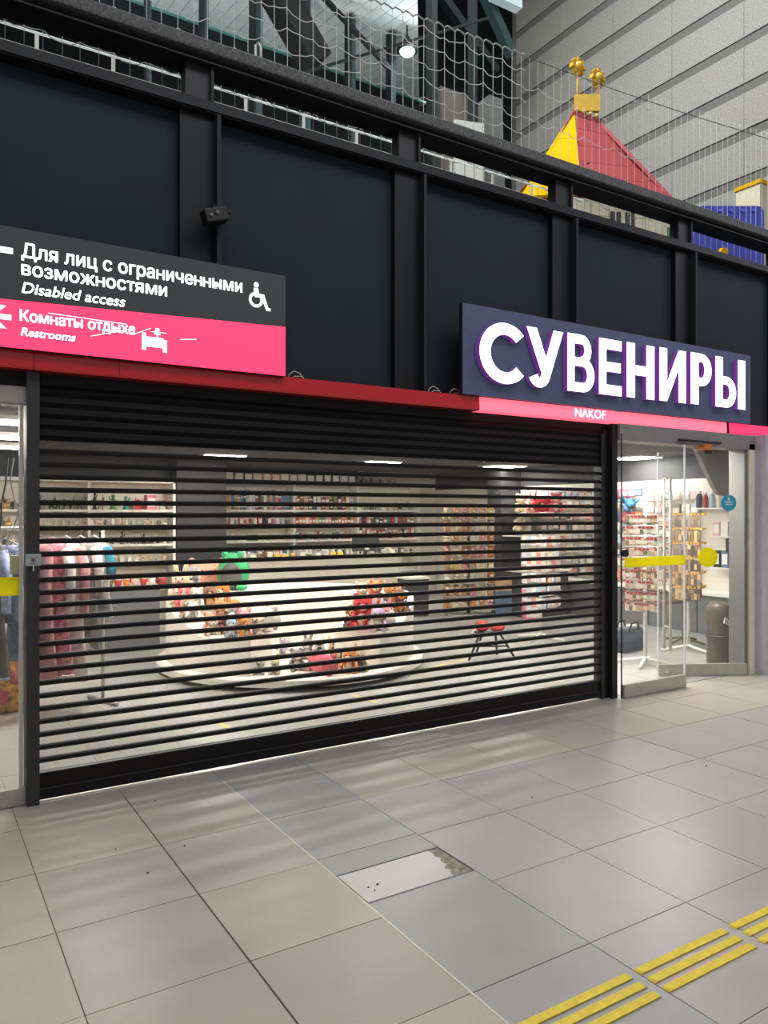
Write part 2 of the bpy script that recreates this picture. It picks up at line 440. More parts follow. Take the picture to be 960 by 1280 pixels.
# ceiling lights: slim square LED panels
def led(x, y, label, sx=0.6, sy=0.6, grp='square ceiling light panels in the shop'):
    t = thing('ceiling_light', label, 'ceiling light', (x, y, HC), 0, grp)
    part('frame', MB().bb(-sx/2-.02, sx/2+.02, -sy/2-.02, sy/2+.02, -0.022, 0.0), 'white_metal', t)
    part('diffuser', MB().bb(-sx/2, sx/2, -sy/2, sy/2, -0.028, -0.021), 'led_panel', t)
for (x, y, l) in ((atZ(275, 569, HC).x, atZ(275, 569, HC).y, 'square ceiling light panel, furthest left of three above the back shelves'), (atZ(471, 577, HC).x, atZ(471, 577, HC).y, 'square ceiling light panel, middle of three above the back shelves'),
                  (atZ(628, 582, HC).x, atZ(628, 582, HC).y, 'square ceiling light panel, right of three above the dark column')):
    led(x, y, l)
p = atZ(795, 571, HC)
led(p.x, p.y, 'square ceiling light panel seen over the glass door', .46, .6)
for k, (x, y) in enumerate(((1.5, 1.6), (4.0, 1.6), (6.4, 1.2), (7.2, .55), (1.5, 3.0), (3.6, 3.0), (5.6, 2.9))):
    led(x, y, 'square ceiling light above the line of sight, %s in the %s row' % (nth(k % 4 + 1), ('front', 'middle')[k // 4]))

# ------------------------------------------------------------------ facade: posts, header, band
YP = 0.06
# black wall of recessed panels above the shop, one panel per bay
ws = struct('wall_front')
FIN = [0.07 - 1.68, 0.07, 1.75, 3.43, 5.10, 6.80, 8.48, 10.16]
for i in range(len(FIN) - 1):
    part('wall_panel', MB().bb(FIN[i], FIN[i+1], YP + 0.02, YP + 0.06, 2.69, 4.38), 'wall_panel', ws)
for x in FIN:
    t = MB().bb(x - 0.235, x, YP - 0.035, YP + 0.02, 2.69, 4.38)
    part('post', t, 'post_paint', ws)
    part('post_fin', MB().bb(x - 0.004, x + 0.022, YP - 0.10, YP + 0.02, 2.69, 4.38), 'fin_paint', ws)
# lower channel of the gallery guard, posts and top rail
gr = thing('gallery_railing', 'heavy dark steel railing with grainy top rail above the black wall panels', 'railing', (0, 0, 4.38))
X0, X1 = -1.7, 11.2
def gb(name, *a, m='post_paint'):
    x0, x1, y0, y1, z0, z1 = a
    return part(name, MB().bb(x0, x1, y0, y1, z0 - 4.38, z1 - 4.38), m, gr)
gb('lower_channel', X0, X1, -0.02, 0.16, 4.385, 4.445, m='dark_lower')
gb('lower_channel_lip', X0, X1, -0.03, -0.005, 4.395, 4.46, m='post_paint')
gb('rail_web', X0, X1, 0.03, 0.12, 4.71, 4.78, m='dark_lower')
gb('rail_flange', X0, X1, -0.04, 0.17, 4.70, 4.712, m='dark_lower')
part('top_rail', MB().bb(X0, X1, -0.06, 0.19, 4.76 - 4.38, 4.848 - 4.38), 'rail_granular', gr, bevel=0.012)
for x in FIN[1:]:
    gb('railing_post', x - 0.20, x - 0.02, 0.02, 0.12, 4.43, 4.71, m='near_black')
    gb('post_flange', x - 0.035, x - 0.015, -0.01, 0.14, 4.43, 4.71, m='fin_paint')
# lintel region below the band
lin_ = struct('trim_1', MB().bb(-2, 9.2, 0.0, 0.25, 2.46, 2.56).fix('trim_1', 'dark_lower'))
# glossy red band, in lengths; the two lengths at the right are lit from inside
band = thing('red_band', 'glossy red facade band under the signs, lit pink towards the door', 'band', (0, 0, 2.553))
cuts = [(-1.7, 0.62), (0.62, 1.10), (1.10, 3.93)]
def bandprism(x0, x1): return MB().prism([(-0.10, 0.0), (-0.105, 0.012), (-0.10, 0.112), (0.05, 0.118), (0.05, 0.0)], x0 + 0.0015, x1 - 0.0015, 'x')
for a, b_ in cuts: part('band_panel', bandprism(a, b_), 'glossy_red', band)
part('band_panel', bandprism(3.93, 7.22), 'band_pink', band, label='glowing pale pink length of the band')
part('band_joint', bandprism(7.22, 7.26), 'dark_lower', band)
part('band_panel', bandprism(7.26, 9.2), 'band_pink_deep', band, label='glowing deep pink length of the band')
place_text('lettering', 'NAKOF', atY(719, 520, -0.108).x, atY(757, 520, -0.108).x, 0.025, 0.102, -0.108, 'sign_text', band, 0.0, 0, label='small white letters that stand in for a reflection', thick=0.003)  # reflection in the glossy band, laid on as solid letters
part('band_mark', MB().bb(atY(767, 516, -.108).x, atY(777, 516, -.108).x, -0.109, -0.106, 0.102, 0.112), 'white_metal', band)
# loose wire ends behind the band
for px, lab in ((360, 'thin loose wire end sticking up beside the wayfinding sign'), (535, 'thin bent loose wires above the middle of the red band'), (562, 'thin loose wire curl next to the shop name sign')):
    p = atY(px, 478 + (px - 360) * 0.09, -0.03)
    b_ = MB()
    b_.tube([(0, 0, 0), (0.01, 0, 0.03), (0.04, -0.01, 0.055), (0.09, 0, 0.045), (0.13, 0, 0.0)], 0.0025, seg=5)
    b_.tube([(0.03, 0, 0), (0.05, 0, 0.02), (0.11, 0, 0.025)], 0.0025, seg=5)
    one('loose_wire', b_, 'white_metal', lab, 'wire', (p.x, -0.03, 2.668))
# shutter guide posts
PF = MB().bb(0.588, 0.657, -0.05, 0.10, 0, 2.55)
o = struct('trim_2', PF.fix('trim_2', mat('post_left', (44, 44, 44), 0.5)))
o = struct('trim_3', MB().bb(5.43, 5.47, -0.03, 0.02, 0.0, 2.46).bb(5.47, 5.53, -0.02, 0.10, 0, 2.5).bb(5.53, 5.60, -0.07, 0.12, 0, 2.55).fix('trim_3', 'black_steel'))
lockp = thing('key_switch', 'small silver key switch plate on the black post beside the shutter', 'switch', (0.622, -0.05, 1.445))
part('plate', MB().bb(-0.042, 0.042, -0.012, 0.0, -0.035, 0.035), 'silver_plate', lockp, bevel=0.003)
part('keyhole', MB().tube([(0, -0.011, 0), (0, -0.016, 0)], 0.012, seg=16).bb(-0.02, -0.014, -0.014, -0.011, 0.012, 0.018).bb(0.014, 0.02, -0.014, -0.011, 0.012, 0.018).bb(-0.018, 0.018, -0.013, -0.011, -0.024, -0.020), mat('plate_mark', (90, 92, 92), 0.5), lockp)
part('key', MB().bb(-0.003, 0.003, -0.02, -0.012, -0.065, -0.03), 'steel_bright', lockp)

# ------------------------------------------------------------------ roller shutter: black slats with perforated sheet between
sh = thing('roller_shutter', 'lowered black roller shutter with see-through strips between its slats', 'roller shutter', (3.05, 0, 0))
hw = (5.46 - 0.650) / 2
PITCH = 0.07664; Z0 = 0.2376
def rp(name, y0, y1, z0, z1, m, **k): return part(name, MB().bb(-hw, hw, y0, y1, z0, z1), m, sh, **k)
slat_me = MB().prism([(0.012, -0.0145), (-0.010, -0.0155), (-0.016, -0.008), (-0.016, 0.008), (-0.010, 0.0155), (0.012, 0.0145)], -hw, hw, 'x').fix('slat', 'slat_black')
strip_me = MB().bb(-hw, hw, -0.001, 0.001, -PITCH/2 + 0.012, PITCH/2 - 0.012).fix('perforated_strip', 'shutter_sheet')
NS = 25
part('perforated_strip', MB().bb(-hw, hw, -0.001, 0.001, .17, .240), 'shutter_sheet', sh, loc=(0, .004, 0))
for k in range(NS):
    z = Z0 + PITCH * k
    put('slat', slat_me, sh, (0, 0.0, z + 0.012))
    put('perforated_strip', strip_me, sh, (0, 0.004, z + 0.012 + (PITCH / 2 if k < NS - 1 else PITCH / 2)))
# bottom bar in two profiles
part('bottom_bar', MB().prism([(0.02, 0.020), (-0.022, 0.020), (-0.022, 0.078), (-0.014, 0.084), (0.02, 0.084)], -hw, hw, 'x'), 'slat_black', sh)
part('bottom_bar', MB().prism([(0.018, 0.086), (-0.014, 0.086), (-0.018, 0.177), (0.018, 0.181)], -hw, hw, 'x'), 'slat_black', sh)
# closed slats under the lintel
for k in range(5):
    z = 2.153 + k * 0.0658
    part('closed_slat', MB().prism([(0.01, z), (-0.008, z), (-0.020, z + 0.03), (-0.008, z + 0.0658), (0.01, z + 0.0658)], -hw, hw, 'x'), 'closed_black', sh)
struct('light_gap_strip', MB().bb(0.657, 5.45, -0.02, 0.09, -0.005, 0.004).fix('light_gap_strip', mat('light_gap_sill', (225, 218, 205), 0.3, 0.2)))  # pale sill put in to show the line of light under the shutter

# ------------------------------------------------------------------ left glass panel
w1 = struct('window_1')
part('pane', MB().bb(-1.5, 0.575, 0.018, 0.026, 0.09, 2.362), 'glass', w1)
part('bottom_rail', MB().bb(-1.5, 0.588, 0.0, 0.045, 0.0, 0.10), 'steel', w1)
part('header', MB().bb(-1.5, 0.588, -0.02, 0.06, 2.362, 2.462), 'header_beige', w1)
part('edge_trim', MB().bb(0.555, 0.575, 0.008, 0.036, 0.10, 2.362), 'steel_bright', w1)
part('warning_stripe', MB().bb(-1.5, 0.56, 0.012, 0.0175, 1.236, 1.345), 'tape_yellow', w1, label='yellow warning stripe across the glass')

# ------------------------------------------------------------------ glass doors at the right
d1 = struct('door_1')
dx0, dx1 = 5.63, 6.53
part('pane', MB().bb(dx0, dx1, -0.11, -0.098, 0.10, 2.40), 'glass', d1)
part('bottom_rail', MB().bb(dx0, dx1, -0.125, -0.083, 0.008, 0.125), 'steel', d1)
part('edge', MB().bb(dx1 - 0.006, dx1 + 0.004, -0.112, -0.096, 0.10, 2.40), 'clear_white', d1)
part('warning_stripe', MB().bb(dx0 + 0.02, dx1 - 0.004, -0.117, -0.111, 1.215, 1.305), 'tape_yellow', d1, label='yellow warning stripe across the door glass')
part('pivot', MB().tube([(dx0 - 0.012, -0.10, 0.0), (dx0 - 0.012, -0.10, 2.46)], 0.007), 'black', d1)
part('lock', MB().tube([(dx0 + 0.02, -0.13, 1.35), (dx0 + 0.02, -0.09, 1.35)], 0.035, seg=14), 'black', d1)
# second leaf, swung inwards
hx, hy, fx, fy = 7.56, -0.10, 6.72, 0.36
L2 = math.hypot(fx - hx, fy - hy); A2 = math.atan2(fy - hy, fx - hx)
d2 = struct('door_2', None, (hx, hy, 0)); d2.rotation_euler = (0, 0, A2)
part('pane', MB().bb(0.01, L2, -0.006, 0.006, 0.10, 2.36), 'glass', d2)
part('bottom_rail', MB().bb(0.0, L2, -0.022, 0.022, 0.01, 0.125), 'steel', d2)
part('edge', MB().bb(L2 - 0.004, L2 + 0.004, -0.008, 0.008, 0.10, 2.36), 'clear_white', d2)
part('pivot_knob', MB().tube([(L2 - 0.08, 0.02, 0.055), (L2 - 0.08, 0.04, 0.055)], 0.02, seg=14), 'steel_bright', d2)
for s_ in (-1, 1):
    hb = MB().tube([(L2 - 0.10, s_ * 0.075, 0.28), (L2 - 0.10, s_ * 0.075, 2.10)], 0.015, seg=12)
    for z in (0.52, 1.90): hb.tube([(L2 - 0.10, 0, z), (L2 - 0.10, s_ * 0.075, z)], 0.008)
    part('handle', hb, 'steel_bright', d2)
dc = atY(880, 691, 0.1)
part('warning_disc', MB().tube([(0.42, 0.008, 1.255), (0.42, 0.011, 1.255)], 0.105, seg=32), 'tape_yellow', d2, label='round yellow warning disc')
st = part('sticker', MB().tube([(0.195, 0.008, 1.83), (0.195, 0.011, 1.83)], 0.085, seg=28), mat('sticker_teal', (46, 150, 180), 0.5), d2, label='round teal sticker')
part('sticker_print', MB().bb(0.15, 0.24, 0.011, 0.0125, 1.835, 1.845).bb(0.155, 0.235, 0.011, 0.0125, 1.812, 1.820).bb(0.185, 0.205, 0.011, 0.0125, 1.86, 1.885), 'white_metal', st)
# header above the doors, sensor, jamb and column
struct('trim_5', MB().bb(5.60, 7.9, -0.10, 0.10, 2.40, 2.555).fix('trim_5', mat('header_grey', (128, 122, 120), 0.5)))
sen = thing('door_closer', 'small orange and black door closer box under the door header', 'door closer', (6.87, -0.10, 2.36))
part('body', MB().bb(-0.06, 0.06, -0.03, 0.05, 0.0, 0.06), 'orange', sen); part('base', MB().bb(-0.06, 0.06, -0.03, 0.05, -0.04, 0.0), 'black', sen)
part('arm', MB().tube([(-0.45, -0.02, 0.085), (0.0, -0.03, 0.08), (0.25, 0.0, 0.085)], 0.012), 'black', sen)
struct('trim_6', MB().bb(7.62, 7.72, -0.10, 0.10, 0, 2.46).fix('trim_6', 'jamb_cream'))
struct('trim_7', MB().bb(7.72, 8.02, -0.22, 0.12, 0, 2.555).fix('trim_7', 'column_grey'))
struct('trim_8', MB().bb(8.02, 9.3, -0.05, 0.12, 0, 2.555).fix('trim_8', mat('column_far', (140, 134, 140), 0.6)))
struct('baseboard_door', MB().bb(7.56, 7.64, -0.08, 0.1, 0, 2.4).fix('baseboard_door', mat('jamb_inner', (112, 108, 104), 0.5)))

# ------------------------------------------------------------------ signs
YS = -0.14
# wayfinding sign, at the left
wl = thing('wayfinding_sign', 'long backlit wayfinding sign, charcoal above and pink below, over the shutter', 'sign', (0, YS, 2.68))
def wbox(name, x0, x1, y0, y1, z0, z1, m, label=None): return part(name, MB().bb(x0, x1, y0, y1, z0 - 2.68, z1 - 2.68), m, wl, label=label)
sxr = atY(357, 470, YS).x
zt, zm, zb = atY(357, 345, YS).z, atY(357, 409, YS).z, atY(357, 471, YS).z
wbox('case', -1.6, sxr, 0.0, 0.14, zb, zt, 'near_black')
zml = atY(0, 373.5, YS).z; xl_ = atY(0, 373.5, YS).x; zl_ = zm + (zml - zm) * (-1.6 - sxr) / (xl_ - sxr)
part('dark_face', MB().prism([(-1.6, zl_ - 2.68), (-1.6, zt - 2.684), (sxr - .004, zt - 2.684), (sxr - .004, zm - 2.68)], -0.006, 0, 'y'), 'sign_grey', wl)
part('pink_face', MB().prism([(-1.6, zb - 2.676), (-1.6, zl_ - 2.68), (sxr - .004, zm - 2.68), (sxr - .004, zb - 2.676)], -0.006, 0, 'y'), 'sign_pink', wl)
def wtext(name, body, px0, px1, pyb, caph, bold, shear=0.0):
    p = atY(px0, pyb, YS); q = atY(px1, pyb, YS)
    o = place_text(name, body, p.x, q.x, p.z - 2.68, p.z - 2.68 + caph, -0.006, 'sign_text', wl, bold, shear, thick=0.004)
    return o
wtext('lettering', 'Для лиц с ограниченными', 27, 302, 321.5, 0.080, 0.03)
wtext('lettering', 'возможностями', 27, 208, 343.5, 0.076, 0.035)
wtext('lettering', 'Disabled access', 27, 156, 366, 0.062, 0.02, 0.22)
wtext('lettering', 'Комнаты отдыха', 25, 168, 401, 0.062, 0.03)
wtext('lettering', 'Restrooms', 26, 94, 419.5, 0.046, 0.022, 0.22)
def wp(px, py): p = atY(px, py, YS); return (p.x, p.z - 2.68)
def wpoly(name, pts, label=None): return part(name, MB().prism([wp(*q) for q in pts], -0.008, -0.004, 'y'), 'sign_text', wl, label=label)
# arrows
a0 = wp(16, 314.5); 
part('arrow', MB().prism([(a0[0], a0[1]-.017), (a0[0], a0[1]+.017), (a0[0]-.16, a0[1]+.017), (a0[0]-.16, a0[1]-.017)], -0.008, -0.004, 'y').prism([(a0[0]-.21, a0[1]), (a0[0]-.12, a0[1]+.075), (a0[0]-.08, a0[1]+.075), (a0[0]-.16, a0[1]), (a0[0]-.08, a0[1]-.075), (a0[0]-.12, a0[1]-.075)], -0.008, -0.004, 'y'), 'sign_text', wl)
a0 = wp(14, 397.5)
part('arrow', MB().prism([(a0[0], a0[1]-.015), (a0[0], a0[1]+.015), (a0[0]-.10, a0[1]+.015), (a0[0]-.10, a0[1]-.015)], -0.008, -0.004, 'y').prism([(a0[0]-.13, a0[1]), (a0[0]-.06, a0[1]+.065), (a0[0]-.025, a0[1]+.065), (a0[0]-.09, a0[1]), (a0[0]-.025, a0[1]-.065), (a0[0]-.06, a0[1]-.065)], -0.008, -0.004, 'y'), 'sign_text', wl)
# wheelchair pictogram
cx, cz = wp(319.5, 375)
wb = MB()
def arc(b, cx, cz, r0, r1, a0, a1, n=20, y0=-0.008, y1=-0.004):
    for i in range(n):
        t0 = R(a0 + (a1 - a0) * i / n); t1 = R(a0 + (a1 - a0) * (i + 1) / n)
        b.prism([(cx + r0*math.cos(t0), cz + r0*math.sin(t0)), (cx + r1*math.cos(t0), cz + r1*math.sin(t0)), (cx + r1*math.cos(t1), cz + r1*math.sin(t1)), (cx + r0*math.cos(t1), cz + r0*math.sin(t1))], y0, y1, 'y')
arc(wb, cx, cz, 0.032, 0.051, 100, 390)
hxp, hzp = wp(320.5, 356.5)
arc(wb, hxp - 0.004, hzp, 0.0, 0.018, 0, 360, 16)
K_ = 0.76
wb.prism([(hxp+a*K_, hzp+b_*K_) for a, b_ in ((-.03, -.03), (.012, -.03), (.022, -.075), (.07, -.075), (.072, -.10), (-.02, -.11))], -0.008, -0.004, 'y')
wb.prism([(hxp+a*K_, hzp+b_*K_) for a, b_ in ((.04, -.095), (.07, -.085), (.11, -.19), (.13, -.19), (.13, -.215), (.09, -.215))], -0.008, -0.004, 'y')
part('pictogram', wb, 'sign_text', wl, label='white wheelchair pictogram')
# bed pictogram
bx, bz = wp(177, 437)
bp_ = MB(); h = 0.17
for x0, x1, z0, z1 in ((0, .035, 0, h), (.03, .185, .035, h - .035), (.18, .215, -0.006, h - .05), (.125, .138, .1, .185), (.105, .158, .165, .20), (.115, .148, .20, .23)):
    x0, x1, z0, z1 = x0*.72, x1*.72, z0*.62, z1*.62
    bp_.prism([(bx+x0, bz+z0), (bx+x0, bz+z1), (bx+x1, bz+z1), (bx+x1, bz+z0)], -0.008, -0.004, 'y')
part('pictogram', bp_, 'sign_text', wl, label='white bed and lamp pictogram')
for a, b_, w in (((60, 392), (158, 406), .004), ((113, 421), (168, 411), .004), ((168, 418), (188, 411), .004), ((225, 425), (245, 425), .005), ((188, 415), (208, 417), .003)):
    p, q = wp(*a), wp(*b_)
    part('scratch', MB().prism([(p[0], p[1]), (p[0], p[1]+w), (q[0], q[1]+w), (q[0], q[1])], -0.0075, -0.005, 'y'), 'sign_text', wl)
# shop name sign
YN = -0.13
sn = thing('shop_sign', 'dark navy shop sign with large glowing white channel letters over the door', 'sign', (0, YN, 2.7))
nx0, nx1 = atY(578, 400, YN).x, atY(938, 450, YN).x
nzt, nzb = atY(578, 378, YN).z - 2.7, atY(578, 492, YN).z - 2.7
part('board', MB().bb(nx0, nx1, 0.0, 0.03, nzb, nzt), 'sign_navy', sn)
part('board_edge', MB().bb(nx0 - 0.006, nx0, -0.004, 0.035, nzb, nzt), 'near_black', sn)
for xb_ in (nx0 + .25, nx1 - .25): part('bracket', MB().bb(xb_ - .05, xb_ + .05, 0.03, 0.155, nzb + .1, nzb + .2), 'near_black', sn)
YF = YN - 0.055
lzt = atY(598, 398, YF).z; lzb = atY(625, 479, YF).z
lzt2 = atY(930, 450.5, YF).z; lzb2 = atY(930, 511.5, YF).z
def glyph(ch):
    """closed outlines on a unit cell, stroke-built; polygons overlap in plan"""
    w = 0.24
    P = []
    def bar(x0, z0, x1, z1): P.append([(x0, z0), (x0, z1), (x1, z1), (x1, z0)])
    def arcp(cx, cz, rx, rz, wx, wz, a0, a1, n=18):
        for i in range(n):
            t0 = R(a0 + (a1-a0)*i/n); t1 = R(a0 + (a1-a0)*(i+1)/n)
            P.append([(cx+(rx-wx)*math.cos(t0), cz+(rz-wz)*math.sin(t0)), (cx+rx*math.cos(t0), cz+rz*math.sin(t0)),
                      (cx+rx*math.cos(t1), cz+rz*math.sin(t1)), (cx+(rx-wx)*math.cos(t1), cz+(rz-wz)*math.sin(t1))])
    if ch == 'С': arcp(0.56, 0.5, 0.56, 0.5, 0.23, 0.19, 42, 318, 36)
    if ch == 'У':
        P.append([(0, 1), (0.26, 1), (0.60, 0.36), (0.46, 0.15)])
        P.append([(0.74, 1), (1, 1), (0.64, 0.22), (0.40, 0.22)]); 
        arcp(0.34, 0.26, 0.30, 0.26, 0.24, 0.17, 205, 352, 14)
    if ch == 'В':
        bar(0, 0, w, 1); bar(w, 0, 0.58, 0.16); bar(w, 0.84, 0.52, 1); bar(w, 0.45, 0.55, 0.60)
        arcp(0.52, 0.735, 0.36, 0.265, 0.24, 0.155, -90, 90); arcp(0.58, 0.30, 0.42, 0.30, 0.26, 0.155, -90, 90)
    if ch == 'Е': bar(0, 0, 0.30, 1); bar(0.3, 0, 1, 0.18); bar(0.3, 0.82, 1, 1); bar(0.3, 0.42, 0.96, 0.59)
    if ch == 'Н': bar(0, 0, 0.28, 1); bar(0.72, 0, 1, 1); bar(0.28, 0.42, 0.72, 0.60)
    if ch == 'И': bar(0, 0, 0.27, 1); bar(0.73, 0, 1, 1); P.append([(0.27, 0.0), (0.27, 0.34), (0.73, 1.0), (0.73, 0.66)])
    if ch == 'Р':
        bar(0, 0, 0.36, 1); bar(0.36, 0.84, 0.52, 1); bar(0.36, 0.37, 0.52, 0.53)
        arcp(0.52, 0.685, 0.48, 0.315, 0.33, 0.155, -90, 90)
    if ch == 'Ы':
        bar(0, 0, 0.23, 1); bar(0.23, 0, 0.36, 0.16); bar(0.23, 0.46, 0.36, 0.62); bar(0.76, 0, 1, 1)
        arcp(0.36, 0.31, 0.32, 0.31, 0.21, 0.155, -90, 90)
    return P
for ch, pa, pb in (('С', 600, 656), ('У', 659, 704), ('В', 710, 743), ('Е', 749.5, 777), ('Н', 784, 818), ('И', 825, 857.5), ('Р', 864, 889.5), ('Ы', 895, 931.5)):
    xa, xb = atY(pa, 450, YF).x, atY(pb, 450, YF).x
    f = (xa - atY(600, 400, YF).x) / (atY(930, 400, YF).x - atY(600, 400, YF).x)
    za = lzb + (lzb2 - lzb) * f - 2.7; zb_ = lzt + (lzt2 - lzt) * f - 2.7
    polys = [[(xa + u * (xb - xa), za + v * (zb_ - za)) for u, v in q] for q in glyph(ch)]
    lb = MB()
    for q in polys: lb.prism(q, -0.055, -0.049, 'y')
    lo = part('channel_letter', lb, 'sign_white', sn)
    sb = MB()
    for q in polys: sb.prism(q, -0.049, 0.0, 'y')
    part('letter_side', sb, 'sign_edge', lo)

# ------------------------------------------------------------------ camera device on the first post
p = atY(268, 275, -0.05)
sc_ = thing('spot_fixture', 'small black twin fixture clamped on the post above the wayfinding sign', 'fixture', (p.x, -0.05, p.z))
part('bracket', MB().bb(-0.03, 0.09, -0.06, 0.08, 0.045, 0.075), 'post_paint', sc_)
part('body', MB().box((-0.02, -0.06, 0.0), (0.16, 0.10, 0.09), mtx=Matrix.Rotation(R(-18), 3, 'Y')), 'black', sc_, bevel=0.01)
part('lens', MB().ball((-0.06, -0.115, -0.015), 0.012).ball((-0.02, -0.115, 0.01), 0.012), mat('lens_grey', (130, 132, 134), 0.2), sc_)

# ------------------------------------------------------------------ safety net
net = thing('safety_net', 'white knotted safety net stretched behind the gallery railing', 'net', (0, 0.30, 4.45))
def nettop(x):
    if x < 4.72: return 5.82 + (5.90 - 5.82) * (x - 3.1) / 1.6
    return 5.90 + (x - 4.72) * 0.083
rn = random.Random(5)
x = 0.4; xs = []
while x < 9.6: xs.append(x); x += 0.105 + rn.uniform(-0.008, 0.008)
for k, x in enumerate(xs):
    thin = 0.0026 if x < 4.75 else 0.0020
    part('strand', MB().tube([(x, 0, 0), (x + rn.uniform(-.008, .008), rn.uniform(-.01, .01), 0.7), (x, 0, nettop(x) - 4.45)], thin, seg=4, cap=False), 'net_white', net)
for j in range(11):
    pts = []
    for k, x in enumerate(xs):
        base = 0.02 + j * 0.145
        if base > nettop(x) - 4.48 or (x > 4.75 and (j % 2 or x > 6.6)): continue
        pts.append((x, 0, base + 0.018 * math.sin(k * 1.7 + j * 2) + (0.012 if k % 2 else -0.012)))
        pts.append((x + 0.05, 0.0, base - 0.012 + 0.018 * math.sin(k * 1.7 + j * 2 + .8)))
    if len(pts) > 3: part('cross_rope', MB().tube(pts, 0.0030 if j < 99 else 0.002, seg=4, cap=False), 'net_white', net)
pts = []
for k, x in enumerate([q for q in xs if q < 4.80]):
    pts += [(x, 0, nettop(x) - 4.45), (x + 0.03, 0, nettop(x) - 4.45 + 0.025), (x + 0.07, 0, nettop(x) - 4.45 + 0.02)]
part('border_rope', MB().tube(pts, 0.0065, seg=6), mat('rope_grey', (150, 154, 150), 0.8), net)
part('top_wire', MB().tube([(4.75, 0, 1.45), (6, 0, 1.50), (7.2, 0, 1.58), (9.6, 0, 1.78)], 0.004, seg=5), mat('wire_grey', (90, 90, 86), 0.6), net)
p = atY(326, 60, 0.22)
one('snap_hook', MB().tube([(0, 0, -.05), (-.014, 0, -.03), (-.014, 0, .03), (0, 0, .05), (.014, 0, .03), (.014, 0, -.03), (0, 0, -.05)], 0.006, seg=6).bb(-.022, .022, -.012, .012, -.075, -.045), 'white_metal',
    'small white snap hook hanging on the net above the railing', 'hook', (p.x, 0.27, p.z)).scale = (1.5, 1.5, 1.3)

# ------------------------------------------------------------------ gallery floor and hall beyond
struct('floor_gallery', MB().bb(-4, 22, 0.14, 12, 4.18, 4.30).fix('floor_gallery', 'hall_dark'))
struct('wall_hall_back', MB().bb(-8, 22, 12.0, 12.2, 4.2, 17).fix('wall_hall_back', 'hall_dark'))
struct('ceiling_hall', MB().bb(-8, 22, 0.3, 12.2, 17, 17.2).fix('ceiling_hall', 'hall_dark'))
struct('wall_hall_left', MB().bb(-8.2, -8, 0.3, 12.2, 4.2, 17).fix('wall_hall_left', 'hall_dark'))
# white guard rail across the gallery
gx = [0.806 - 1.09, 0.806 - .545] + [0.806 + 0.545 * k for k in range(11)]
g2 = thing('guard_rail', 'thin white guard rail seen through the slot under the dark railing', 'railing', (0, 1.2, 4.30))
part('handrail', MB().tube([(-0.8, 0, 0.968), (6.5, 0, 0.968)], 0.009, seg=10), emit('rail_lit', (225, 235, 230), 0.35), g2)  # handrail glows by itself in place of light falling on it
part('mid_rail', MB().tube([(-0.8, 0, 0.846), (6.5, 0, 0.846)], 0.005, seg=8), 'white_metal', g2)
for x in gx: part('baluster', MB().bb(x - 0.014, x + 0.014, -0.004, 0.004, 0, 0.968), 'white_metal', g2)
# concrete-board wall, courses with dark grooves
wc = struct('wall_concrete', MB().bb(12.0, 12.3, -0.5, 8.6, 4.2, 17).fix('wall_concrete', 'groove'))
JY = [8.45, 7.04, 5.58, 4.19, 2.76, 1.35, -0.05]
rw = random.Random(9)
bd = {}
for k in range(15):
    z1 = 12.80 + 0.78 * 5 - 0.78 * k - 0.08; z0 = z1 - 0.61
    off = 0
    for i in range(len(JY) - 1):
        key = (i,)
        if key not in bd: bd[key] = MB().bb(-0.045, 0.0, 0.004, JY[i] - JY[i+1] - 0.004, 0, 0.61).fix('board', 'concrete')
        put('board', bd[key], wc, (12.02 + rw.uniform(0, 0.004), JY[i+1], z0))
# end post of the wall
# pale soffit with seams, behind dark mullions
SYs = 6.0; zs = lambda y: 8.91 + (y - 6.0) * 0.176
sof = struct('ceiling_soffit')
xs0 = -4.0; k = 0
while xs0 + 0.17 * k < 7.6:
    a = xs0 + 0.17 * k; b_ = a + 0.160
    y0, y1 = max(1.5, 2.0 + (a - 4.75) / 0.7), 6.0; y0b = max(1.5, 2.0 + (b_ - 4.75) / 0.7)
    part('soffit_board', MB().add([(a, y0, zs(y0)), (b_, y0b, zs(y0b)), (b_, y1, zs(y1)), (a, y1, zs(y1)), (a, y0, zs(y0)+.03), (b_, y0b, zs(y0b)+.03), (b_, y1, zs(y1)+.03), (a, y1, zs(y1)+.03)],
         [(0,1,2,3), (7,6,5,4), (0,4,5,1), (1,5,6,2), (2,6,7,3), (3,7,4,0)]), 'soffit_pale', sof)
    k += 1
part('soffit_back', MB().add([(xs0, 1.5, zs(1.5)+.05), (4.4, 1.5, zs(1.5)+.05), (7.55, 6, zs(6)+.05), (xs0, 6, zs(6)+.05), (xs0, 1.5, zs(1.5)+.1), (4.4, 1.5, zs(1.5)+.1), (7.55, 6, zs(6)+.1), (xs0, 6, zs(6)+.1)],
     [(0,1,2,3), (7,6,5,4), (0,4,5,1), (1,5,6,2), (2,6,7,3), (3,7,4,0)]), 'seam_dark', sof)
part('edge_beam', MB().bb(-4, 7.5, 5.98, 6.2, 8.50, 8.90), 'hall_dark', sof)
part('edge_trim', MB().bb(-4, 7.6, 5.95, 5.98, 8.875, 8.905), mat('trim_teal', (90, 150, 135), 0.4), sof)
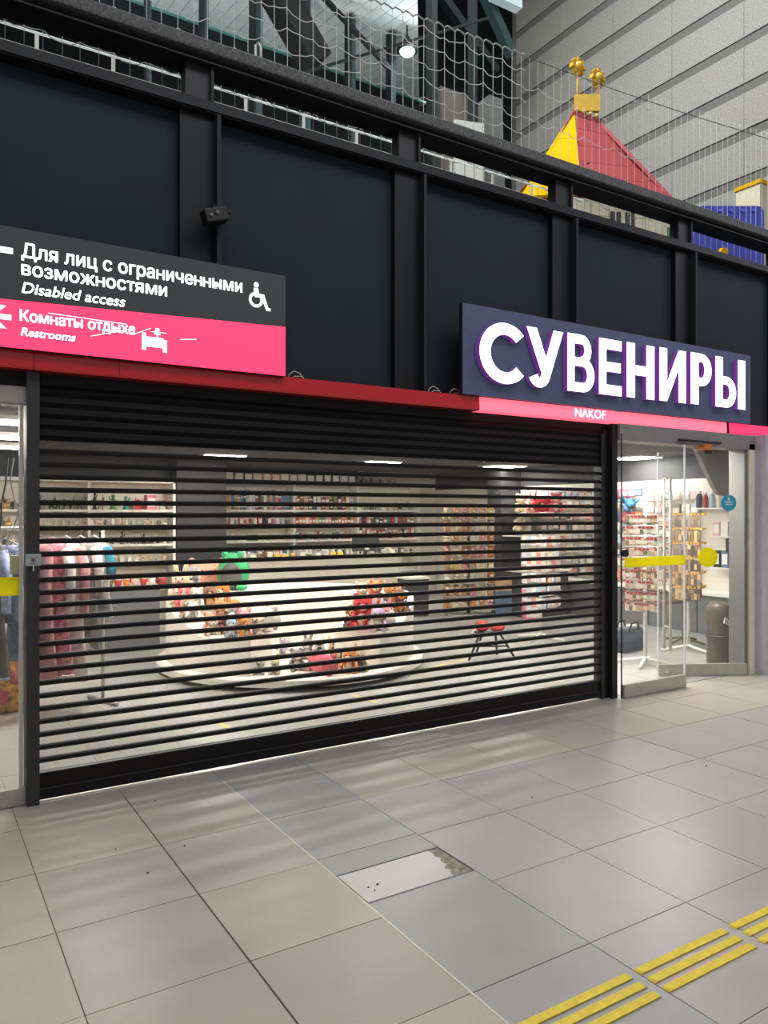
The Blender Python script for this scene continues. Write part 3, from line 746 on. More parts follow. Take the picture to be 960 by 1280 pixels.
# mullions, braces (steelwork of the hall)
for px, w in ((186, .05), (256, .07), (321, .11), (382, .10), (439, .09), (490, .08), (541, .10), (592, .08)):
    p = atY(px, 60, 4.2)
    tt = thing('steel_column', None, None, (p.x, 4.2, 4.30))
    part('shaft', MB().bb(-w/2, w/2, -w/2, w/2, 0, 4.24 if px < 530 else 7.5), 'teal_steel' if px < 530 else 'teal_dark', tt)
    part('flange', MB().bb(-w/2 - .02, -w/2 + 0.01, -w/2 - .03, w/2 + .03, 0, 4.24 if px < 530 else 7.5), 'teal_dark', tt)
    part('base_plate', MB().bb(-w, w, -w, w, 0, 0.03), 'teal_dark', tt)
    n = {186: 'leftmost', 256: 'second', 321: 'third', 382: 'fourth', 439: 'fifth', 490: 'sixth', 541: 'seventh', 592: 'rightmost'}[px]
    tag(tt, 'dark green steel column behind the net, %s of the row along the gallery' % n, 'column', 'dark steel columns of the gallery')
def strut(name, a, b_, r, m, lab):
    p, q = atY(*a), atY(*b_)
    d = q - p
    one(name, MB().tube([(0, 0, 0), tuple(d)], r, seg=4), m, lab, 'brace', tuple(p))
strut('steel_brace', (344, -12, 3.6), (396, 80, 3.6), 0.225, 'black', 'broad black diagonal brace above the snap hook')
strut('steel_brace', (402, -6, 3.9), (488, 87, 3.9), 0.04, 'teal_dark', 'slim dark diagonal brace left of the bright hall lamp')
strut('steel_rod', (379, 91, 3.2), (612, 22, 3.2), 0.02, 'teal_dark', 'thin dark rod rising across the gallery columns')
strut('steel_brace', (548, -10, 6.5), (620, 90, 6.5), 0.11, 'teal_dark', 'dark diagonal girder near the edge of the concrete wall')
strut('steel_brace', (600, -20, 6.9), (640, 70, 6.9), 0.13, 'teal_steel', 'grey steel girder leaning beside the concrete wall')
p = atY(509, 64, 3.9)
hl = thing('hall_lamp', 'round glowing hall lamp under the pale soffit', 'lamp', tuple(p))
part('shade', MB().lathe([(0.15, 0.0), (0.14, 0.05), (0.06, 0.14), (0.03, 0.20)]), 'teal_dark', hl)
part('bulb', MB().ball((0, 0, 0), (0.11, 0.11, 0.07)), 'hall_lamp', hl)
part('stem', MB().tube([(0, 0, 0.20), (0, 0, 0.36)], 0.012), 'teal_dark', hl)
pl = bpy.data.lights.new('lamp_glow', 'POINT'); pl.energy = 14; pl.shadow_soft_size = 0.15; pl.color = (0.9, 1, 1)
plo = bpy.data.objects.new('lamp_glow', pl); C.objects.link(plo); plo.location = p + Vector((0, -0.25, -0.12))
p = atY(632, 1, 6.6)
one('hall_light_box', MB().bb(-.35, .35, -.1, .1, -0.08, 0.08), emit('hall_box', (170, 190, 195), 0.6), 'small pale light box at the top beside the concrete wall', 'lamp', tuple(p))
p, q = atY(551, 107, 4.5), atY(590, 175, 4.5)
one('screen_panel', MB().bb(p.x, q.x, 0, 0.08, 4.3 - 4.3, p.z - 4.3), mat('screen_beige', (86, 83, 75), 0.8), 'beige upright screen panel behind the net', 'panel', (0, 4.5, 4.3))
p, q = atY(568, 150, 3.3), atY(604, 178, 3.3)
one('white_sheet', MB().prism([(p.x, 0), (q.x, 0), (q.x, p.z - 4.22), (p.x, p.z - 4.30)], -0.02, 0.02, 'y'), mat('sheet_white', (190, 196, 190), 0.7), 'white sheet standing in front of the beige screen panel', 'sheet', (0, 3.3, 4.3))
p, q = atY(612, 118, 4.8), atY(634, 185, 4.8)
one('grey_pillar', MB().prism([(p.x, 0), (q.x + .1, 0), (q.x - .12, p.z - 4.3), (p.x, p.z - 4.3)], 0, 0.3, 'y'), mat('pillar_grey', (90, 92, 90), 0.8), 'tapered grey pillar near the corner of the concrete wall', 'pillar', (0, 4.8, 4.3))

# ------------------------------------------------------------------ play castle of big toy bricks
YC = 2.0
ez = 5.90
def atT(px, py, t): r = _ray(px, py); return Vector((r[0] * t, r[1] * t - CAM_D, CAM_H + r[2] * t))
e3, em, e0, e1 = (atZ(*q, ez) for q in ((647, 246), (684, 256), (728, 240), (842, 247)))
bk = Vector((_s, _c, 0)) * 1.25
e2, e4 = e1 + bk, e3 + bk * 0.7
r0, r1 = atT(718, 138, 10.6), atT(748, 148, 10.6)
pc = thing('play_castle', 'toy brick castle tower with red and yellow roof behind the railing', 'play castle', ((e0.x + e1.x) / 2, YC + 0.5, 4.30))
o0 = Vector(pc.location)
def mixv(a, b_, t): return a + (b_ - a) * t
def quadface(q, rows, cols, name, m, parent, flare=0.0, th=0.05):
    """a roof side of separate plates; q = bottom-left, bottom-right, top-right, top-left"""
    n = (q[1] - q[0]).cross(q[3] - q[0]).normalized()
    for i in range(rows):
        for j in range(cols):
            t0, t1 = i / rows, (i + 1) / rows - 0.004; s0, s1 = j / cols, (j + 1) / cols - 0.006
            def pt(s, t):
                pnt = mixv(mixv(q[0], q[1], s), mixv(q[3], q[2], s), t)
                return pnt - n * flare * math.sin(PI * t)
            vs = [pt(s0, t0), pt(s1, t0), pt(s1, t1), pt(s0, t1)]
            b2 = MB().add([v - o0 for v in vs] + [v - n * th - o0 for v in vs], [(0,1,2,3), (7,6,5,4), (0,4,5,1), (1,5,6,2), (2,6,7,3), (3,7,4,0)])
            part(name, b2, m, parent)
quadface([e0, e1, r1, r0], 5, 1, 'roof_plate', 'roof_red', pc, 0.05)
quadface([e3, e0, r0, mixv(r0, r1, -.04)], 3, 1, 'roof_plate', 'brick_yellow', pc, 0.02)
quadface([e4, e3, mixv(r0, r1, -.04), mixv(r0, r1, -0.06)], 2, 1, 'roof_plate', 'brick_yellow', pc, 0.03)
quadface([e1, e2, mixv(r1, r0, .02), r1], 2, 1, 'roof_plate', 'roof_red', pc, 0.0)
quadface([e2, e4, r0, r1], 2, 1, 'roof_plate', 'roof_red', pc, 0.04)
part('roof_edge', MB().tube([tuple(e3 - o0), tuple(mixv(e3, r0, .5) + Vector((0.03, 0.02, -0.06)) - o0), tuple(r0 - o0)], 0.022, seg=6), 'trim_red', pc)
# walls of cream bricks, set parallel to the eaves
wa = Vector(((e0 + bk * .08)[0], (e0 + bk * .08)[1], 0)); wb_ = Vector(((e1 + bk * .08)[0], (e1 + bk * .08)[1], 0))
wd = (wb_ - wa); wl_ = wd.length; wd.normalize(); wn_ = Vector((wd.y, -wd.x, 0)); wang = math.atan2(wd.y, wd.x)
tw = part('tower_wall', MB().bb(-.12, wl_ - .05, 0, .75, 0, ez - 4.33), 'tower_cream', pc, loc=(wa.x - o0.x, wa.y - o0.y, 0), rz=wang)
for k in range(7):
    for j in range(5):
        wdt = wl_ / 5
        part('brick', MB().bb(wdt*j - .12 + .004, wdt*(j+1) - .12 - .004, -.02, .01, 0.02 + k*.22, 0.232 + k*.22), 'tower_cream', tw)
for px0, px1 in ((766, 779), (785, 797)):
    u0 = wl_ * (px0 - 728) / 114 - .02; u1 = wl_ * (px1 - 728) / 114 - .02
    part('window', MB().bb(u0, u1, -.03, -.015, 1.17, 1.40).bb((u0+u1)/2 - .006, (u0+u1)/2 + .006, -.036, -.03, 1.17, 1.40, 1), ['black', 'tower_cream'], tw)
# crown: yellow comb between two studded balls on stems
mz = r0.z
cw_ = (r1 - r0); cwl = cw_.length; cwa = math.atan2(cw_.y, cw_.x)
part('crown_plate', MB().bb(0, cwl, -.03, .03, -.02, .21), 'crown_yellow', pc, loc=tuple(r0 - o0), rz=cwa)
for t in (0.1, 0.37, 0.63, 0.9):
    part('crown_tooth', MB().ball((0, 0, 0), 0.03, seg=8, rings=6), 'crown_yellow', pc, loc=tuple(mixv(r0, r1, t) + Vector((-_s, -_c, 0)) * .04 - o0))
for (px, py) in ((722, 84), (747, 98)):
    c = atT(px, py, 10.6)
    stx = part('crown_stem', MB().tube([(c.x - o0.x, c.y - o0.y, mz - 4.3 + .1), tuple(c - o0)], 0.02, seg=8), 'crown_yellow', pc)
    kb = MB().ball(tuple(c - o0), 0.078)
    for a in range(8): kb.box((c.x - o0.x + .10*math.cos(a*PI/4), c.y - o0.y, c.z - o0.z + .10*math.sin(a*PI/4)), (.05, .07, .05), mtx=Matrix.Rotation(-a*PI/4, 3, 'Y'))
    part('crown_knob', kb, 'crown_yellow', stx)
# red studs on the roof
stud = MB().ball((0, 0, 0), 0.018, seg=8, rings=6).fix('stud', 'trim_red')
for px, py in ((722, 178), (728, 206), (735, 204), (758, 150), (786, 196), (812, 225), (740, 148), (733, 146)):
    c = atT(px, py, 9.9 + .66 * (245 - py) / 105 - .03 + .1 * (1 if px < 730 else 0))
    put('stud', stud, pc, tuple(c - o0))

# blue play panel, cream block at the far right, yellow and green bricks
p0, p1 = atT(853, 258, 10.6), atT(954, 258, 10.6)
w_, h_ = (p1 - p0).length, p0.z - 4.3
rr = 0.09
out = [(0, 0), (w_, 0), (w_, h_ - rr)] + [(w_ - rr + rr*math.cos(R(a)), h_ - rr + rr*math.sin(R(a))) for a in (0, 30, 60, 90)] + [(rr*3 - rr*3*math.sin(R(a)), h_ - rr*2.2 + rr*2.2*math.cos(R(a))) for a in (0, 30, 60, 90)]
bpn = thing('play_screen', 'large blue play screen with rounded top corners beside the castle', 'play panel', (p0.x, p0.y, 4.3), -YAW)
part('panel', MB().prism(out, -0.03, 0.03, 'y'), 'toy_blue', bpn, bevel=0.01)
for i in range(5): part('rim_stud', MB().tube([(0.35 + i * (w_ - .5) / 4, -0.03, h_ - 0.07), (0.35 + i * (w_ - .5) / 4, -0.05, h_ - 0.07)], 0.025, seg=12), mat('toy_blue_light', (60, 80, 190), .4), bpn)
p = atY(950, 226, 1.9)
cbk = thing('play_block', 'cream play block with a yellow cap at the edge of the photo', 'play block', (p.x, 1.9, 4.3))
part('block', MB().bb(0, 0.40, 0, 0.4, 0, p.z - 4.33), 'tower_cream', cbk); part('cap', MB().bb(-0.02, 0.42, -0.02, 0.42, p.z - 4.33, p.z - 4.27), 'brick_yellow', cbk)
p = atY(903, 316, 1.5)
yb = thing('toy_star', 'yellow toy piece lying in front of the blue play panel', 'toy piece', (p.x, 1.5, p.z))
part('piece', MB().prism([(-.10, -.02), (-.04, .03), (-.03, .06), (.04, .07), (.10, .03), (.07, .01), (.12, -.03), (0, -.06)], -0.03, 0.03, 'y'), 'brick_yellow', yb)
part('stand', MB().bb(-.02, .02, -.02, .02, 4.30 - p.z, -.04), 'tower_cream', yb)
p = atY(932, 322, 1.5)
one('toy_brick', MB().bb(-.04, .04, -.03, .03, 4.3 - p.z, 0.03).bb(-.03, .03, -.02, .02, 0.03, 0.055), 'toy_green', 'small green toy brick tower in front of the blue play panel', 'toy brick', (p.x, 1.5, p.z))
p = atY(830, 292, 2.6)
one('play_mat', MB().bb(-.5, .4, -.4, .4, 0, p.z - 4.3 - 0.0), 'toy_green', 'green play cube tucked beside the castle wall', 'play cube', (p.x + 0.2, 2.8, 4.3))

# ------------------------------------------------------------------ shelving
def shelving(label, x0, x1, y, levels, bays, top, dep=0.38, base=0.0, name='shelving_unit', backm='shop_cream'):
    t = thing(name, label, 'shelving', (x0, y, 0))
    w = x1 - x0
    part('back_panel', MB().bb(0, w, -0.03, -0.015, base, top), backm, t)
    for bx_ in bays: part('upright', MB().bb(bx_ - x0 - .02, bx_ - x0 + .02, -dep, -0.03, 0, top), 'shelf_white', t)
    for z in levels: part('shelf', MB().bb(0, w, -dep + 0.01, -0.03, z - 0.035, z), 'shelf_white', t)
    part('cornice', MB().bb(0, w, -dep, -0.03, top - 0.03, top + 0.02), 'shelf_white', t)
    return t
LV = [0.54, 0.96, 1.24, 1.51, 1.78]
lx0, lx1 = -0.6, atY(220, 640, 7.2).x
shelving('white figurine shelving against the back, behind the clothes', lx0, lx1, 7.6, LV, [lx0 + .02, 0.7, atY(112, 640, 7.2).x, lx1 - .02], 2.23)
struct('wall_partition', MB().bb(lx1 + .01, atY(283, 640, 7.2).x, 7.2, 7.8, 0, HC).fix('wall_partition', 'shop_darkgrey'))
struct('wall_recess', MB().bb(XL, lx1 + .02, 7.62, 7.72, 0, HC).fix('wall_recess', 'shop_grey'))
cx0, cx1 = atY(282, 640, 8.3).x, atY(527, 640, 8.4).x
bays = [cx0 + .02, atY(370, 640, 8.4).x, atY(450, 640, 8.4).x, cx1 - .02]
shelving('long white souvenir shelving along the back wall', cx0, cx1, 8.85, [0.54, 0.88, 1.20, 1.51, 1.79], bays, 2.30)

# small goods on shelves ------------------------------------------------
DARK = palette([('grey', (110, 108, 104)), ('umber', (72, 62, 54)), ('bronze', (120, 98, 70)), ('black', (40, 38, 38)), ('pale grey', (170, 168, 160))])
PALE = palette([('cream', (222, 212, 190)), ('white', (235, 232, 224)), ('silver grey', (184, 182, 176)), ('beige', (205, 190, 165)), ('soft pink', (224, 190, 180))])
BRIGHT = palette([('orange', (214, 130, 60)), ('red', (190, 60, 60)), ('green', (90, 150, 80)), ('yellow', (226, 196, 80)), ('pink', (218, 120, 140)), ('blue', (70, 110, 160)), ('teal', (70, 150, 150)), ('violet', (130, 100, 160))])
BOOK = palette([('crimson', (170, 60, 60)), ('salmon', (214, 140, 124)), ('steel blue', (90, 120, 150)), ('ivory', (228, 220, 200)), ('tan', (196, 160, 110)), ('dusty rose', (200, 130, 130)), ('charcoal', (70, 72, 78)), ('olive', (130, 130, 80)), ('pale blue', (170, 190, 205))])

_fig = {}
def figurine(kind, m):
    """statuettes: 0 standing figure, 1 four legged animal, 2 bust/egg, 3 house; base at z=0, about 0.2 high"""
    key = (kind, m)
    if key in _fig: return _fig[key]
    b = MB()
    if kind == 0:
        b.lathe([(0.045, 0), (0.045, 0.012), (0.03, 0.02), (0.035, 0.08), (0.022, 0.12), (0.012, 0.13)], seg=10); b.ball((0, 0, 0.152), 0.024, seg=8, rings=6)
        b.tube([(-0.03, 0, 0.11), (-0.05, -.01, 0.07)], 0.009, seg=5); b.tube([(0.03, 0, 0.11), (0.045, -.02, 0.15)], 0.009, seg=5)
    elif kind == 1:
        b.ball((0, 0, 0.075), (0.06, 0.03, 0.032), seg=10, rings=6); b.ball((0.062, 0, 0.12), (0.028, 0.018, 0.022), seg=8, rings=6)
        b.tube([(0.04, 0, 0.085), (0.06, 0, 0.12)], 0.016, seg=6)
        for sx in (-.04, .04):
            for sy in (-.015, .015): b.tube([(sx, sy, 0), (sx, sy, 0.07)], 0.008, seg=5)
        b.tube([(-.055, 0, .08), (-.08, 0, .11)], 0.006, seg=5); b.tube([(.06, 0, .135), (.05, .012, .165)], .005, seg=4); b.tube([(.06, 0, .135), (.05, -.012, .165)], .005, seg=4)
    elif kind == 2:
        b.lathe([(0.03, 0), (0.03, 0.012), (0.012, 0.02), (0.012, 0.03), (0.035, 0.05), (0.042, 0.08), (0.034, 0.115), (0.012, 0.14)], seg=12)
    else:
        b.bb(-0.04, 0.04, -0.03, 0.03, 0, 0.07); b.prism([(-0.05, 0.07), (0.05, 0.07), (0, 0.12)], -0.035, 0.035, 'y'); b.bb(.02, .032, -.01, .01, .07, .13)
    _fig[key] = b.fix('figurine', m); return _fig[key]
def box_me(kind, m):
    key = ('pack', kind, m)
    if key in _fig: return _fig[key]
    b = MB()
    if kind == 'book': b.bb(-0.5, 0.5, -0.5, 0.5, 0, 1, 0).bb(-0.42, 0.42, -0.52, -0.49, 0.15, 0.4, 1).bb(-0.42, 0.42, -0.52, -0.49, 0.8, 0.9, 1)
    if kind == 'carton': b.bb(-0.5, 0.5, -0.5, 0.5, 0, 1, 0).bb(-0.38, 0.38, -0.52, -0.49, 0.2, 0.8, 1)
    if kind == 'jar': b.lathe([(0.42, 0), (0.5, 0.1), (0.5, 0.72), (0.32, 0.82), (0.32, 0.86)], seg=10).lathe([(0.36, 0.86), (0.36, 1.0), (0.1, 1.0)], seg=10, mi=1)
    if kind == 'basket': b.lathe([(0.36, 0), (0.5, 0.8), (0.46, 0.8), (0.40, 0.3)], seg=10).ball((0, 0, 0.72), (.4, .4, .28), 1, 8, 6)
    _fig[key] = b.fix(kind, [m, 'shelf_white' if kind != 'basket' else 'tint_cream']); return _fig[key]

def row(n, x0, x1, y, z, where, kinds, pal, hmin, hmax, group, rnd, fill=0.8, noun=None):
    """a line of goods standing along x, each an object of its own"""
    step = (x1 - x0) / n
    for i in range(n):
        cn, cm = rnd.choice(pal); k = rnd.choice(kinds); h = rnd.uniform(hmin, hmax)
        x = x0 + step * (i + .5); w = min(step * fill, 0.3)
        if isinstance(k, int):
            me = figurine(k, cm); nm = 'figurine'; s_ = h / 0.16; sc = (min(s_, w / 0.11), s_, s_)
            rz = rnd.choice((0, PI)) + rnd.uniform(-.3, .3)
            noun_ = {0: 'standing figurine', 1: 'animal figurine', 2: 'egg ornament', 3: 'house ornament'}[k]; ct = 'figurine'
        else:
            me = box_me(k, cm); sc = (w, min(0.2, max(w, .1)), h); rz = 0
            nm = {'book': 'souvenir_book', 'carton': 'souvenir_box', 'jar': 'souvenir_jar', 'basket': 'souvenir_basket'}[k]
            noun_ = {'book': 'book', 'carton': 'gift box', 'jar': 'jar', 'basket': 'filled basket'}[k]; ct = noun_.split()[-1]
        o = put(nm, me, None, (x, y, z + 0.001), rz); o.scale = sc
        tag(o, '%s %s, %s from left on the %s' % (cn, noun or noun_, nth(i + 1), where), ct, group)
rg = random.Random(21)
fy_ = 7.36
vx0, vx1 = 0.9, lx1 - .08
row(19, vx0, vx1 - 1.0, fy_, 1.78, 'top shelf, figurine shelving', [0, 1, 1, 2], DARK, .13, .26, 'figurines on the top figurine shelf', rg)
row(5, vx1 - .95, vx1, fy_, 1.78, 'bright end of the top figurine shelf', ['carton', 3, 0], BRIGHT + PALE, .18, .24, 'bright sets on the top figurine shelf', rg)
row(26, vx0, vx1, fy_, 1.51, 'second shelf, figurine shelving', [1, 2, 0], PALE + DARK[:1], .08, .16, 'figurines on the second figurine shelf', rg)
row(24, vx0, vx1, fy_, 1.24, 'third shelf, figurine shelving', [0, 1, 3], DARK + PALE, .10, .18, 'figurines on the third figurine shelf', rg)
row(24, vx0, vx1, fy_, 0.96, 'fourth shelf, figurine shelving', [1, 2, 3], PALE + DARK[:1], .08, .16, 'figurines on the fourth figurine shelf', rg)
row(12, vx0, vx1, fy_, 0.54, 'lowest shelf, figurine shelving', ['basket'], BRIGHT[:2] + DARK[1:3] + PALE[3:], .14, .2, 'baskets on the lowest figurine shelf', rg)
cy_ = 8.60
b0, b1, b2, b3 = bays
e = .06
row(22, b0 + e, b1 - e, cy_, 1.79, 'top shelf, first bay, back shelving', ['book'], BOOK, .26, .40, 'books in the first bay', rg, .92)
row(14, b1 + e, b2 - e, cy_, 1.79, 'top shelf, middle bay, back shelving', ['book', 'carton', 'carton'], BOOK + DARK, .2, .36, 'goods in the middle bay', rg, .9)
row(10, b2 + e, b3 - e, cy_, 1.79, 'top shelf, third bay, back shelving', [1, 0, 3], DARK + PALE, .12, .22, 'goods in the third bay', rg, .9)
row(14, b0 + e, b1 - e, cy_, 1.51, 'second shelf, first bay, back shelving', ['jar', 'carton', 2], PALE + BRIGHT + DARK, .09, .16, 'small goods in the first bay', rg)
row(18, b1 + e, b2 - e, cy_, 1.51, 'second shelf, middle bay, back shelving', ['book'], BOOK + BRIGHT, .16, .22, 'second row books in the middle bay', rg, .92)
row(14, b2 + e, b3 - e, cy_, 1.51, 'second shelf, third bay, back shelving', ['jar', 'book'], BOOK + DARK, .12, .2, 'second row goods in the third bay', rg, .9)
row(8, b0 + e, b1 - .5, cy_, 1.20, 'third shelf, first bay, back shelving', ['carton'], BRIGHT[2:3] + PALE, .08, .14, 'third row boxes in the first bay', rg)
row(13, b1 + e, b2 - e, cy_, 1.20, 'third shelf, middle bay, back shelving', ['jar', 'book', 0], BOOK + BRIGHT, .08, .18, 'third row goods in the middle bay', rg)
row(15, b2 + e, b3 - e, cy_, 1.20, 'third shelf, third bay, back shelving', ['jar', 'carton'], DARK + BOOK, .14, .22, 'third row goods in the third bay', rg, .9)
row(18, b0 + e, b1 - e, cy_, 0.88, 'fourth shelf, first bay, back shelving', ['jar', 'carton'], BRIGHT, .12, .17, 'bright goods in the first bay', rg, .95)
row(14, b1 + e, b2 - e, cy_, 0.88, 'fourth shelf, middle bay, back shelving', ['carton', 'jar'], PALE + DARK[2:], .1, .16, 'fourth row goods in the middle bay', rg)
row(11, b2 + e, b3 - e, cy_, 0.88, 'fourth shelf, third bay, back shelving', [2, 'carton'], DARK + PALE, .08, .12, 'fourth row goods in the third bay', rg)
row(15, b0 + e, b2, cy_ + .05, 2.322, 'cornice of the back shelving', ['carton'], DARK + BOOK[5:7] + PALE[4:], .17, .20, 'boxes on the cornice of the back shelving', rg, .95)
row(9, b2, b3 - .45, cy_ + .05, 2.325, 'cornice, far end, back shelving', [0, 1, 2], DARK + PALE[4:], .13, .2, 'figures on the cornice of the back shelving', rg)

# ------------------------------------------------------------------ dark column, right wall fittings
cA = atZ(605, 760, 0)
dcx, dcy = 8.95, 5.85
struct('wall_column', MB().bb(9.50, 9.99, 6.1, 6.5, 0, HC).fix('wall_column', 'shop_darkgrey'))
# low grey cabinets and display ledge along the right wall
lg = thing('wall_ledge', 'long white ledge over grey cabinets along the right shop wall', 'ledge', (XR, 0, 0))
part('ledge_board', MB().bb(-0.42, 0, 1.15, 5.4, 0.555, 0.59), 'shelf_white', lg)
for k in range(5):
    y0 = 1.15 + k * 0.85
    part('cabinet', MB().bb(-0.34, -0.0, y0 + .01, y0 + .84, 0, 0.555), 'counter_grey', lg)
# slat wall rails
for k in range(9):
    part('slat_rail', MB().bb(XR - .012, XR, 1.15, 5.5, 0.75 + k * .17, 0.765 + k * .17), 'shelf_white', wr)
HANG = palette([('blush', (226, 188, 184)), ('pearl', (206, 200, 196)), ('ivory', (228, 220, 200)), ('white', (235, 232, 224)), ('pale blue', (170, 190, 205)), ('salmon', (214, 140, 124)), ('grey', (110, 108, 104)), ('beige', (205, 190, 165)), ('cream', (222, 212, 190)), ('silver grey', (184, 182, 176))])
def card(m, ins='tint_ivory'):
    key = ('card', m, ins)
    if key not in _fig:
        _fig[key] = MB().bb(-.5, .5, -.04, .04, -1, 0, 0).bb(-.4, .4, -.07, -.03, -.85, -.35, 1).bb(-.05, .05, -.05, .3, -.04, .02, 1).fix('card', [m, ins])
    return _fig[key]
rh = random.Random(4)
rows_ = [2.12, 1.93, 1.74, 1.56, 1.37, 1.18, 0.98, 0.80]
for j, z in enumerate(rows_):
    n = 15
    for i in range(n):
        y = 5.35 - 0.152 * i
        pal = HANG if not (i > 9 and j in (0, 2)) else BRIGHT
        cn, cm = rh.choice(pal)
        o = put('hanging_pack', card(cm, rh.choice(HANG)[1]), None, (XR - 0.06 - rh.uniform(0, .05), y, z), -PI / 2); o.scale = (0.125, 0.4, rh.uniform(.12, .155))
        tag(o, '%s pack, %s from the column in the %s row of the right wall' % (cn, nth(i + 1), nth(j + 1)), 'pack', 'packs hanging on the right wall')
# right wall seen beside and through the doors
for j, z in enumerate((2.05, 1.86, 1.66, 1.46, 1.26, 1.06, 0.86)):
    for i in range(6):
        y = 3.02 - i * 0.16
        cn, cm = rh.choice(HANG + (BRIGHT[5:7] if j == 0 else []))
        o = put('hanging_pack', card(cm, rh.choice(HANG)[1]), None, (XR - 0.07, y, z), -PI / 2); o.scale = (0.13, 0.4, rh.uniform(.12, .16))
        tag(o, '%s pack, %s column and %s row on the wall behind the magnet stand' % (cn, nth(i + 1), nth(j + 1)), 'pack', 'packs on the wall behind the magnet stand')
def wall_shelf(y0, y1, z, lab):
    t = thing('wall_shelf', lab, 'shelf', (XR, (y0+y1)/2, z))
    part('board', MB().bb(-0.28, 0, -(y1-y0)/2, (y1-y0)/2, -0.02, 0), 'shelf_white', t)
    part('bracket', MB().bb(-0.25, 0, -(y1-y0)/2 + .02, -(y1-y0)/2 + .03, -0.09, -0.02), 'steel', t)
wall_shelf(1.15, 2.15, 1.80, 'white wall shelf with bottles behind the open door')
wall_shelf(1.15, 1.85, 1.40, 'white wall shelf below the bottles behind the open door')
wall_shelf(1.15, 1.85, 0.95, 'lower white wall shelf with leaflets behind the open door')
for i, (m, nm, h, w) in enumerate((('tint_charcoal', 'dark navy', .24, .09), ('tint_crimson', 'red', .22, .06), ('tint_pale_blue', 'pale blue', .24, .07), ('tint_ivory', 'ivory', .22, .06), ('tint_dusty_rose', 'rose', .24, .07), ('tint_white', 'white', .25, .08), ('tint_yellow', 'pale yellow', .26, .09), ('tint_soft_pink', 'soft pink', .25, .12), ('tint_beige', 'beige', .23, .10))):
    o = put('thermos', box_me('jar' if w < .1 else 'carton', m), None, (XR - .15, 2.10 - i * 0.108, 1.801), -PI/2); o.scale = (w, w, h)
    tag(o, '%s container on the upper wall shelf behind the door, %s from its far end' % (nm, nth(i + 1)), 'container', 'containers on the upper wall shelf')
for i in range(5):
    cn, cm = (HANG + BOOK)[i * 3]
    o = put('souvenir_box', box_me('carton', cm), None, (XR - .16, 1.78 - i * 0.13, 1.401), -PI/2); o.scale = (.11, .12, .20)
    tag(o, '%s carton, %s along the middle wall shelf behind the door' % (cn, nth(i + 1)), 'box', 'cartons on the middle wall shelf')
for i, (cm, cn) in enumerate((('black', 'black'), ('tint_steel_blue', 'steel blue'), ('tint_ivory', 'ivory'), ('tint_crimson', 'crimson'), ('tint_charcoal', 'charcoal'))):
    o = put('magazine', box_me('carton', cm), None, (XR - .16, 1.78 - i * 0.13, 0.951), -PI/2); o.scale = (.11, .10, .24)
    tag(o, '%s folder, %s along the lowest wall shelf behind the door' % (cn, nth(i + 1)), 'folder', 'folders on the lowest wall shelf')
p = atX(918, 700, XR - .2)
one('black_case', MB().bb(-.1, .1, -.12, .12, 0, .2).tube([(0, -.05, .2), (0, -.05, .24), (0, .05, .24), (0, .05, .2)], .008), 'near_black', 'black boxy case hanging beside the yellow door disc', 'case', (XR - .12, p.y, 1.17))
for i, (px, py) in enumerate(((777, 625), (787, 630), (782, 636))):
    p = atX(px, py, XR - .15)
    b_ = MB().ball((0, 0, 0), (.07, .05, .05)).ball((.06, -.01, .05), (.03, .03, .03)).tube([(-.06, 0, 0), (-.13, 0, .06), (-.15, 0, .1)], [.03, .02, .005], seg=6)
    b_.box((0, 0, .06), (.03, .02, .08)).tube([(-.02, .03, -.03), (-.03, .10, -.02)], .015, seg=5).tube([(-.02, -.03, -.03), (-.03, -.10, -.02)], .015, seg=5)
    o = one('blue_toy', b_, 'tint_steel_blue' if i != 1 else mat('toy_cyan', (60, 150, 200), .6), ('bright blue winged toy above the magnet stand, topmost of three', 'cyan winged toy above the magnet stand, middle of three', 'bright blue winged toy above the magnet stand, lowest of three')[i], 'toy', (XR - .12, p.y, p.z), rz=.7 + i)
# grey sloping bulkhead over the far end of the door
YQ = 1.05
def bq(px, py): p = atY(px, py, YQ); return (p.x, p.z)
struct('trim_9', MB().prism([(bq(868, 566)[0], HC - .001), bq(884, 590), bq(894, 610), bq(900, 618), bq(908, 621), (bq(945, 624)[0], bq(908, 621)[1]), (bq(945, 624)[0], HC - .001)], YQ, YQ + .06, 'y').fix('trim_9', mat('bulkhead', (118, 112, 106), .7)))

